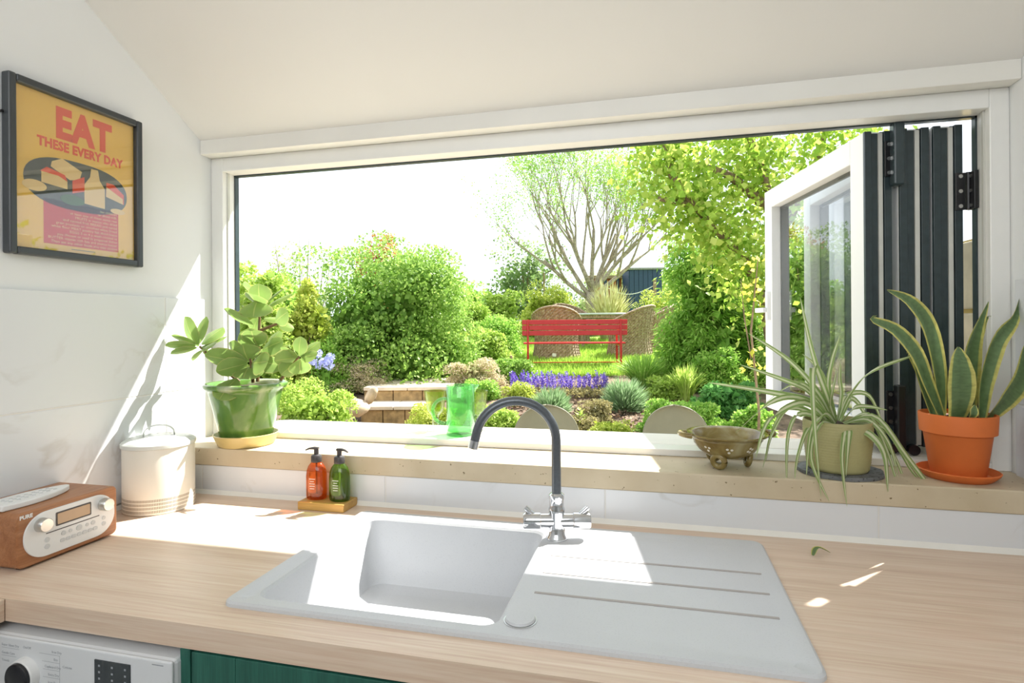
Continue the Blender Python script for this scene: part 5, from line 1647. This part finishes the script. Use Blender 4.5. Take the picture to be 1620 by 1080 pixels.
rock('garden_rock', 'pale flat boulder resting by the lower step', -1.83, 6.62, 0.42, (0.18, 0.14, 0.10), 1)
o_ = rock('driftwood_log', 'smooth upright driftwood stub leaning by the steps', -1.66, 6.70, 0.55, (0.055, 0.05, 0.13), 2)
o_.rotation_euler = (0.2, 0.5, 0.3)
rock('garden_rock', 'brown mossy stone at the front of the flower bed', 0.76, 5.75, 0.22, (0.13, 0.09, 0.07), 5)
rock('garden_rock', 'reddish stone among the arching strap leaves', 2.30, 7.9, 0.52, (0.16, 0.12, 0.14), 7)

# low stone wall behind the lime bush
lw = thing('low_stone_wall', 'low grey stone wall behind the lime bush', 'wall', (0, 0, 0))
for r_ in range(4):
    for i in range(4):
        off = 0.15 * (r_ % 2)
        gbox('stone', 'rock', lw, -4.05 + 0.30 * i + off, -4.05 + 0.30 * (i + 1) + off - 0.012, 8.75, 9.0, 0.45 + 0.17 * r_, 0.45 + 0.17 * (r_ + 1) - 0.010, 0.015)
gbox('coping', 'step_tread', lw, -4.1, -2.7, 8.72, 9.03, 1.13, 1.19, 0.01)

# ------------------------------------------------------------------ red bench
pL, pR = garden(0.172, 9.75), garden(1.955, 9.70)
dv = (pR - pL)
bn = thing('garden_bench', 'red painted slatted garden bench seen from behind', 'bench', (pL.x, pL.y, ground_z(pL.x, pL.y) - 0.02), math.atan2(dv.y, dv.x))
BL_ = dv.length
for k in range(3):
    MB().box(0, BL_, -0.012, 0.012, 0.575 + 0.092 * k, 0.575 + 0.092 * k + 0.080).build('back_slat', 'bench_red', bn, bevel=0.006)
for k in range(4):
    MB().box(0.02, BL_ - 0.02, 0.05 + 0.10 * k, 0.05 + 0.10 * k + 0.085, 0.425, 0.450).build('seat_slat', 'bench_red', bn, bevel=0.006)
for xx in (0.08, BL_ - 0.13):
    e = bpy.data.objects.new('end_frame', None); COL.objects.link(e); e.parent = bn
    MB().box(xx, xx + 0.035, -0.035, 0.0, 0, 0.845).build('rear_leg', 'bench_red', e, bevel=0.006)
    MB().box(xx, xx + 0.035, 0.42, 0.455, 0, 0.62).build('front_leg', 'bench_red', e, bevel=0.006)
    MB().box(xx, xx + 0.035, -0.01, 0.45, 0.39, 0.424).build('seat_bearer', 'bench_red', e, bevel=0.006)
    pts = [(xx + 0.018, 0.0, 0.66), (xx + 0.018, 0.20, 0.665), (xx + 0.018, 0.42, 0.64), (xx + 0.018, 0.47, 0.60), (xx + 0.018, 0.45, 0.57)]
    MB().tube(pts, 0.017, 8).build('armrest', 'bench_red', e, smooth=True)
MB().tube([(0.09, -0.015, 0.115), (BL_ - 0.11, -0.015, 0.115)], 0.008, 8).build('tie_rod', 'bench_red', bn)


# ------------------------------------------------------------------ wicker tub chairs and table
def wicker_chair(a, d, face, label, tone=1.0):
    p = garden(a, d)
    t = thing('wicker_chair', label, 'chair', (p.x, p.y, ground_z(p.x, p.y) - 0.01), face, 'wicker tub chairs round the garden table')
    t.scale = (1.32, 1.32, 1.0)
    na = 72

    def top(th):            # th = 0 at the front
        c_ = math.cos(th)
        return 0.40 if abs(th) < 0.62 else 0.64 + 0.36 * ((1 - c_) / 2) ** 1.6 - 0.24 * max(0, 1 - (abs(th) - 0.62) / 0.35)
    nz = 30
    mb = MB()
    ring_ = []
    for j in range(nz + 1):
        for i in range(na):
            th = -math.pi + 2 * math.pi * i / na
            f = j / nz
            z = 0.01 + (top(th) - 0.01) * f
            r_ = 0.30 + 0.045 * (1 - min(1, z / 0.40)) ** 2 + 0.12 * max(0, (z - 0.40)) ** 1.1 + (0.004 if (i + j) % 2 else -0.004)
            mb.v.append((r_ * math.cos(th), r_ * 1.02 * math.sin(th), z))
            if j == nz: ring_.append(mb.v[-1])
    for j in range(nz):
        for i in range(na):
            k = (i + 1) % na
            mb.f.append((j * na + i, j * na + k, (j + 1) * na + k, (j + 1) * na + i))
    mb.build('woven_shell', 'wicker', t, solid=0.02)
    MB().tube(ring_ + [ring_[0]], 0.026, 8, caps=False).build('braided_rim', 'wicker', t, smooth=True, angle=180)
    MB().lathe([(0, 0.38), (0.285, 0.38), (0.295, 0.40), (0.285, 0.43), (0, 0.44)], 0, 0, 36).build('seat', 'wicker', t, smooth=True)
    wv = MB()
    for i in range(36):
        th = -math.pi + 2 * math.pi * i / 36
        if abs(th) < 0.62: continue
        pts = []
        for j in range(7):
            z = 0.02 + (top(th) - 0.03) * j / 6
            r_ = 0.30 + 0.045 * (1 - min(1, z / 0.40)) ** 2 + 0.12 * max(0, (z - 0.40)) ** 1.1 + 0.013
            pts.append((r_ * math.cos(th), r_ * 1.02 * math.sin(th), z))
        wv.tube(pts, 0.006, 5)
    wv.build('cane_ribs', 'wicker', t)['kind'] = 'stuff'
    return t


g0 = R(13.8)
c1 = wicker_chair(0.87, 11.2, g0 + R(80), 'wicker tub chair directly behind the left half of the bench')
sg_ = MB().box(-0.352, -0.345, -0.028, 0.028, 0.06, 0.12).build('maker_tag', 'white_plastic', c1)
sg_['label'] = 'small white square tag'
wicker_chair(2.36, 11.5, g0 + R(142), 'wicker tub chair turned side-on right of the bench')
wicker_chair(3.10, 12.7, g0 + R(175), 'wicker tub chair half hidden beside the bamboo hedge')
wicker_chair(1.50, 14.40, g0 + R(-60), 'pale wicker tub chair on the far side of the garden table')
p = garden(2.05, 13.3)
tb = thing('garden_table', 'round glass topped garden table among the wicker chairs', 'table', (p.x, p.y, ground_z(p.x, p.y)))
MB().lathe([(0, 0.735), (0.74, 0.735), (0.75, 0.745), (0.75, 0.765), (0.74, 0.775), (0, 0.775)], 0, 0, 56).build('table_top', 'glass_table', tb, smooth=True)
MB().lathe([(0.64, 0.66), (0.70, 0.66), (0.70, 0.734), (0.64, 0.734)], 0, 0, 48).build('woven_apron', 'wicker', tb)
for k in range(4):
    aa = R(45 + 90 * k)
    MB().tube([(0.5 * math.cos(aa), 0.5 * math.sin(aa), 0), (0.6 * math.cos(aa), 0.6 * math.sin(aa), 0.70)], 0.035, 8).build('leg', 'wicker', tb)


# ------------------------------------------------------------------ olive chairs on the patio
def shell_chair(x, y, rz, label):
    t = thing('patio_chair', label, 'chair', (x, y, -0.02), rz, 'olive moulded chairs on the patio')
    mb = MB()
    nu, nv = 18, 28
    for j in range(nv + 1):
        f = j / nv
        for i in range(nu + 1):
            s = -1 + 2 * i / nu
            if f < 0.5:
                q = f / 0.5
                w = 0.215 + 0.02 * q
                y_ = 0.22 - 0.42 * q; z_ = 0.445 - 0.02 * math.sin(math.pi * q) + 0.03 * s * s * 0.6
                if q > 0.85: z_ += 0.02 * (q - 0.85) / 0.15
            else:
                q = math.sin((f - 0.5) / 0.5 * math.pi / 2)
                w = 0.235 * math.sqrt(max(0.0004, 1 - q ** 3.6))
                y_ = -0.20 - 0.09 * q + 0.05 * s * s * (1 - 0.3 * q); z_ = 0.465 + 0.365 * q
            mb.v.append((s * w, y_, z_))
    for j in range(nv):
        for i in range(nu):
            a = j * (nu + 1) + i
            mb.f.append((a, a + 1, a + nu + 2, a + nu + 1))
    mb.build('moulded_shell', 'olive_plastic', t, smooth=True, solid=0.008, angle=180)
    for sx, sy in ((-1, -1), (1, -1), (-1, 1), (1, 1)):
        MB().tube([(0.15 * sx, 0.14 * sy, 0.43), (0.21 * sx, 0.21 * sy, 0.0)], [0.013, 0.010], 10).build('leg', 'olive_plastic', t, smooth=True)
    return t


shell_chair(-0.68, 2.30, R(-172), 'olive moulded chair seen behind the tap arch')
shell_chair(0.19, 2.45, R(-168), 'olive moulded chair seen behind the pottery colander')

# ------------------------------------------------------------------ bare branched tree
rb_ = random.Random(21)


def grow(mbs, leaves, p, dir_, length, rad, depth, maxd, up=0.25, spread=0.55):
    n_ = 4
    pts = [p]; rads = [rad]
    d_ = dir_.normalized()
    for i in range(n_):
        d_ = (d_ + Vector((rb_.uniform(-1, 1), rb_.uniform(-1, 1), rb_.uniform(-0.4, 1))) * 0.12 + Vector((0, 0, up * 0.12))).normalized()
        pts.append(pts[-1] + d_ * length / n_)
        rads.append(rad * (1 - 0.38 * (i + 1) / n_))
    mbs.tube(pts, rads, 7 if depth < 2 else 5)
    if depth >= maxd - 2:
        for q in pts[1:]: leaves.append(q)
    if depth >= maxd: return
    k = 3 if depth < 2 else rb_.choice((2, 2, 3))
    for _ in range(k):
        v = Vector((rb_.uniform(-1, 1), rb_.uniform(-1, 1), rb_.uniform(-0.2, 0.5)))
        nd = (d_ * 0.9 + v * spread).normalized()
        i0 = rb_.randint(2, n_)
        grow(mbs, leaves, pts[i0], nd, length * rb_.uniform(0.62, 0.86), rads[i0] * 0.66, depth + 1, maxd, up, spread)


p = garden(2.36, 16.5)
tz = ground_z(p.x, p.y)
tr = thing('willow_tree', 'grey barked spring tree with bare forking branches beyond the chairs', 'tree', (p.x, p.y, tz))
tmb = MB(); lvs = []
tmb.tube([(0, 0, -0.05), (0.03, 0, 0.45), (-0.04, 0, 0.95), (-0.02, 0, 1.25)], [0.27, 0.22, 0.20, 0.19], 12)
for k, dr_ in enumerate((Vector((-1.9, 0.1, 1.15)), Vector((-1.4, 0.3, 1.45)), Vector((1.35, 0.2, 1.0)), Vector((-0.55, 0.3, 1.4)), Vector((0.0, -0.2, 1.5)), Vector((0.55, 0.1, 1.3)), Vector((1.0, -0.1, 0.95)), Vector((-0.85, -0.3, 1.2)), Vector((0.75, 0.4, 0.9)))):
    v = rt * dr_.x + fw_ * dr_.y + Vector((0, 0, dr_.z))
    grow(tmb, lvs, Vector((-0.02, 0, 1.0 + 0.05 * k)), v, 1.85, 0.070, 0, 5, 0.35, 0.50)
tmb.build('branches', 'bark_grey', tr, smooth=True, angle=180)
m = 16000
ix = gr.integers(0, len(lvs), m)
Pp = np.array([tuple(q) for q in lvs])[ix] + gr.normal(0, 0.16, (m, 3))
leaf_mesh('foliage', Pp, rnd_unit(m) + np.array([0, 0, -0.3]), rnd_unit(m), gr.uniform(0.05, 0.10, m), np.full(m, 0.018), gr.random(m), 'leaf_fresh', tr, kind='stuff')

# ------------------------------------------------------------------ broad leaved tree over the hedge
p = garden(3.25, 6.9)
bt_ = thing('broadleaf_tree', 'lime broad leaved tree arching over the bamboo hedge', 'tree', (p.x, p.y, ground_z(p.x, p.y)))
bmb = MB()
base = Vector((p.x, p.y, ground_z(p.x, p.y)))
def rel(a, d, z):
    q = garden(a, d); return Vector((q.x, q.y, z)) - base
limbs = [[rel(3.25, 6.9, 0.3), rel(3.0, 6.8, 1.6), rel(2.65, 6.5, 2.1), rel(2.30, 6.3, 2.35), rel(1.95, 6.1, 2.62), rel(1.55, 6.0, 2.68)],
         [rel(3.0, 6.8, 1.6), rel(3.1, 6.6, 2.4), rel(2.75, 6.3, 3.1), rel(2.45, 6.2, 3.7)],
         [rel(1.95, 6.1, 2.62), rel(1.72, 6.1, 2.95), rel(1.62, 6.1, 3.4)],
         [rel(2.9, 6.5, 2.7), rel(2.4, 6.3, 3.0), rel(1.75, 6.2, 3.18)],
         [rel(3.1, 6.6, 2.4), rel(3.5, 6.6, 3.1), rel(3.7, 6.6, 3.8)]]
for L_ in limbs:
    bmb.tube(L_, [0.055 * (1 - 0.75 * i / (len(L_) - 1)) + 0.012 for i in range(len(L_))], 8)
bmb.build('branches', 'bark_brown', bt_, smooth=True, angle=180)
m = 7500
cs = []
for L_ in limbs:
    for q0, q1 in zip(L_[1:-1], L_[2:]):
        for f in np.linspace(0, 1, 5): cs.append(tuple(q0.lerp(q1, float(f))))
cs += [tuple(rel(a_, d_, z_)) for a_, d_, z_ in [(1.5 + 0.35 * i, 6.2 + 0.3 * (i % 3), 3.2 + 0.22 * ((i * 7) % 4)) for i in range(9)]]
cs += [tuple(rel(2.2 + 0.3 * i, 6.6, 2.75 + 0.2 * (i % 4))) for i in range(8)]
cs = np.array(cs)
ix = gr.integers(0, len(cs), m)
Pp = cs[ix] + gr.normal(0, 0.20, (m, 3))
sz = gr.uniform(0.05, 0.105, m)
leaf_mesh('foliage', Pp, rnd_unit(m) + np.array([0, 0, -0.5]), rnd_unit(m) + np.array([0, 0, 0.8]), sz, sz * 0.40, gr.beta(2, 2, m), 'leaf_canopy', bt_, kind='stuff')

# yellow leaved climber beside the sash
p = garden(1.80, 4.25)
yc = thing('golden_climber', 'yellow leaved climber twig beside the open window sash', 'plant', (p.x, p.y, 0.0))
MB().tube([(0, 0, 0), (0.03, 0, 0.7), (-0.02, 0.02, 1.3), (0.03, 0, 1.85)], [0.012, 0.010, 0.008, 0.003], 7).build('stem', 'bark_brown', yc)
MB().tube([(-0.02, 0.02, 1.1), (-0.06, 0.05, 1.4), (-0.09, 0.02, 1.7)], [0.006, 0.005, 0.002], 6).build('stem', 'bark_brown', yc)
for k in range(46):
    z_ = gr.choice([gr.uniform(1.5, 1.88), gr.uniform(1.5, 1.88), gr.uniform(1.0, 1.2)])
    p0 = np.array([[gr.normal(0, 0.05), gr.normal(0, 0.05), z_]])
    leaf_mesh('leaf', p0, rnd_unit(1) + np.array([[0, 0, -0.3]]), rnd_unit(1) + np.array([[0, -0.8, 0.3]]), np.array([gr.uniform(0.04, 0.065)]), np.array([0.018]), np.array([gr.random()]), 'leaf_mustard', yc)

# ------------------------------------------------------------------ shed and washing line at the end of the garden
p = garden(4.55, 20.0)
sh = thing('garden_shed', 'small navy blue boarded shed behind the golden conifer', 'shed', (p.x, p.y, ground_z(p.x, p.y)), g0)
for k in range(7):
    MB().box(-0.42 + 0.16 * k, -0.42 + 0.16 * (k + 1) - 0.012, 0, 0.03, 0, 2.02).build('board', 'shed_blue', sh, bevel=0.004)
for k in range(6):
    MB().box(-0.45, -0.42, 0.03 + 0.2 * k, 0.03 + 0.2 * (k + 1) - 0.01, 0, 2.0).build('board', 'shed_blue', sh, bevel=0.004)
MB().box(-0.42, 0.69, 0.031, 1.3, 0, 2.0).build('inner_lining', 'shed_blue', sh)
MB().box(-0.50, 0.78, -0.06, 1.4, 2.02, 2.09).build('roof', 'roof_felt', sh, bevel=0.01)
MB().box(0.40, 0.70, -0.012, 0.0, 0.1, 1.8).build('door', 'shed_blue', sh, bevel=0.004)
p2 = garden(3.55, 21.2)
ou = thing('brick_outhouse', 'orange brick outhouse with blue posts beside the shed', 'building', (p2.x, p2.y, ground_z(p2.x, p2.y)), g0)
for r_ in range(18):
    for k in range(4):
        MB().box(-0.55 + 0.23 * k + 0.115 * (r_ % 2), -0.55 + 0.23 * (k + 1) + 0.115 * (r_ % 2) - 0.012, 0.1, 0.2, 0.08 * r_, 0.08 * (r_ + 1) - 0.010).build('brick', 'brick_orange', ou)
MB().box(-0.6, 0.55, 0.11, 0.3, 0, 1.75).build('wall_core', 'brick_orange', ou)
MB().box(-0.70, 0.60, 0.0, 0.9, 1.75, 1.86).build('roof', 'fence_wood', ou)
for xx in (-0.60, -0.12, 0.34):
    MB().box(xx, xx + 0.09, -0.02, 0.07, 0, 1.75).build('post', 'shed_blue', ou)
p3 = garden(4.15, 16.6)
cp_ = thing('washing_line_post', 'wooden post holding the washing line by the golden conifer', 'post', (p3.x, p3.y, ground_z(p3.x, p3.y)))
MB().box(-0.045, 0.045, -0.045, 0.045, 0, 1.62).build('pole', 'fence_wood', cp_, bevel=0.005)
p4 = garden(2.6, 16.9)
q = p4 - p3
pts = []
for i in range(11):
    f = i / 10
    pts.append((p3.x + q.x * f, p3.y + q.y * f, ground_z(p3.x, p3.y) + 1.45 - 0.30 * math.sin(math.pi * f) + 0.1 * f))
tag(MB().tube(pts, 0.013, 6).build('washing_line', 'white_rope'), 'sagging white washing line from post to tree', 'line')
p5 = garden(0.99, 17.5)
tag(MB().tube([(p5.x, p5.y, ground_z(p5.x, p5.y) - 0.05), (p5.x, p5.y, 2.95)], 0.025, 8).build('garden_pole', 'bark_brown'), 'thin rusty pole among the yellow lime shrubs', 'pole')
p6 = garden(1.18 * 0 - 0.02, 9.4)
tag(MB().box(p6.x - 0.02, p6.x + 0.02, p6.y - 0.02, p6.y + 0.02, 0.55, 0.86).build('garden_stake', 'fence_wood', bevel=0.004), 'short wooden stake left of the bench', 'stake')

# pale stone garden wall outside, glimpsed between the folded leaves
gw = thing('garden_side_wall', 'pale stone block wall glimpsed between the folded window leaves', 'wall', (0, 0, 0))
MB().box(0.885, 1.05, 0.32, 1.22, -0.05, 1.60).build('mortar_core', 'yellow_mortar', gw)
for r_ in range(8):
    for k in range(4):
        y0_ = 0.32 + 0.30 * k - 0.15 * (r_ % 2)
        ya_, yb_ = max(0.312, y0_ + 0.006), min(1.228, y0_ + 0.294)
        if yb_ - ya_ > 0.03:
            MB().box(0.875, 1.06, ya_, yb_, -0.04 + 0.205 * r_ + 0.006, -0.04 + 0.205 * (r_ + 1) - 0.006).build('stone', 'pale_brick', gw, bevel=0.006)
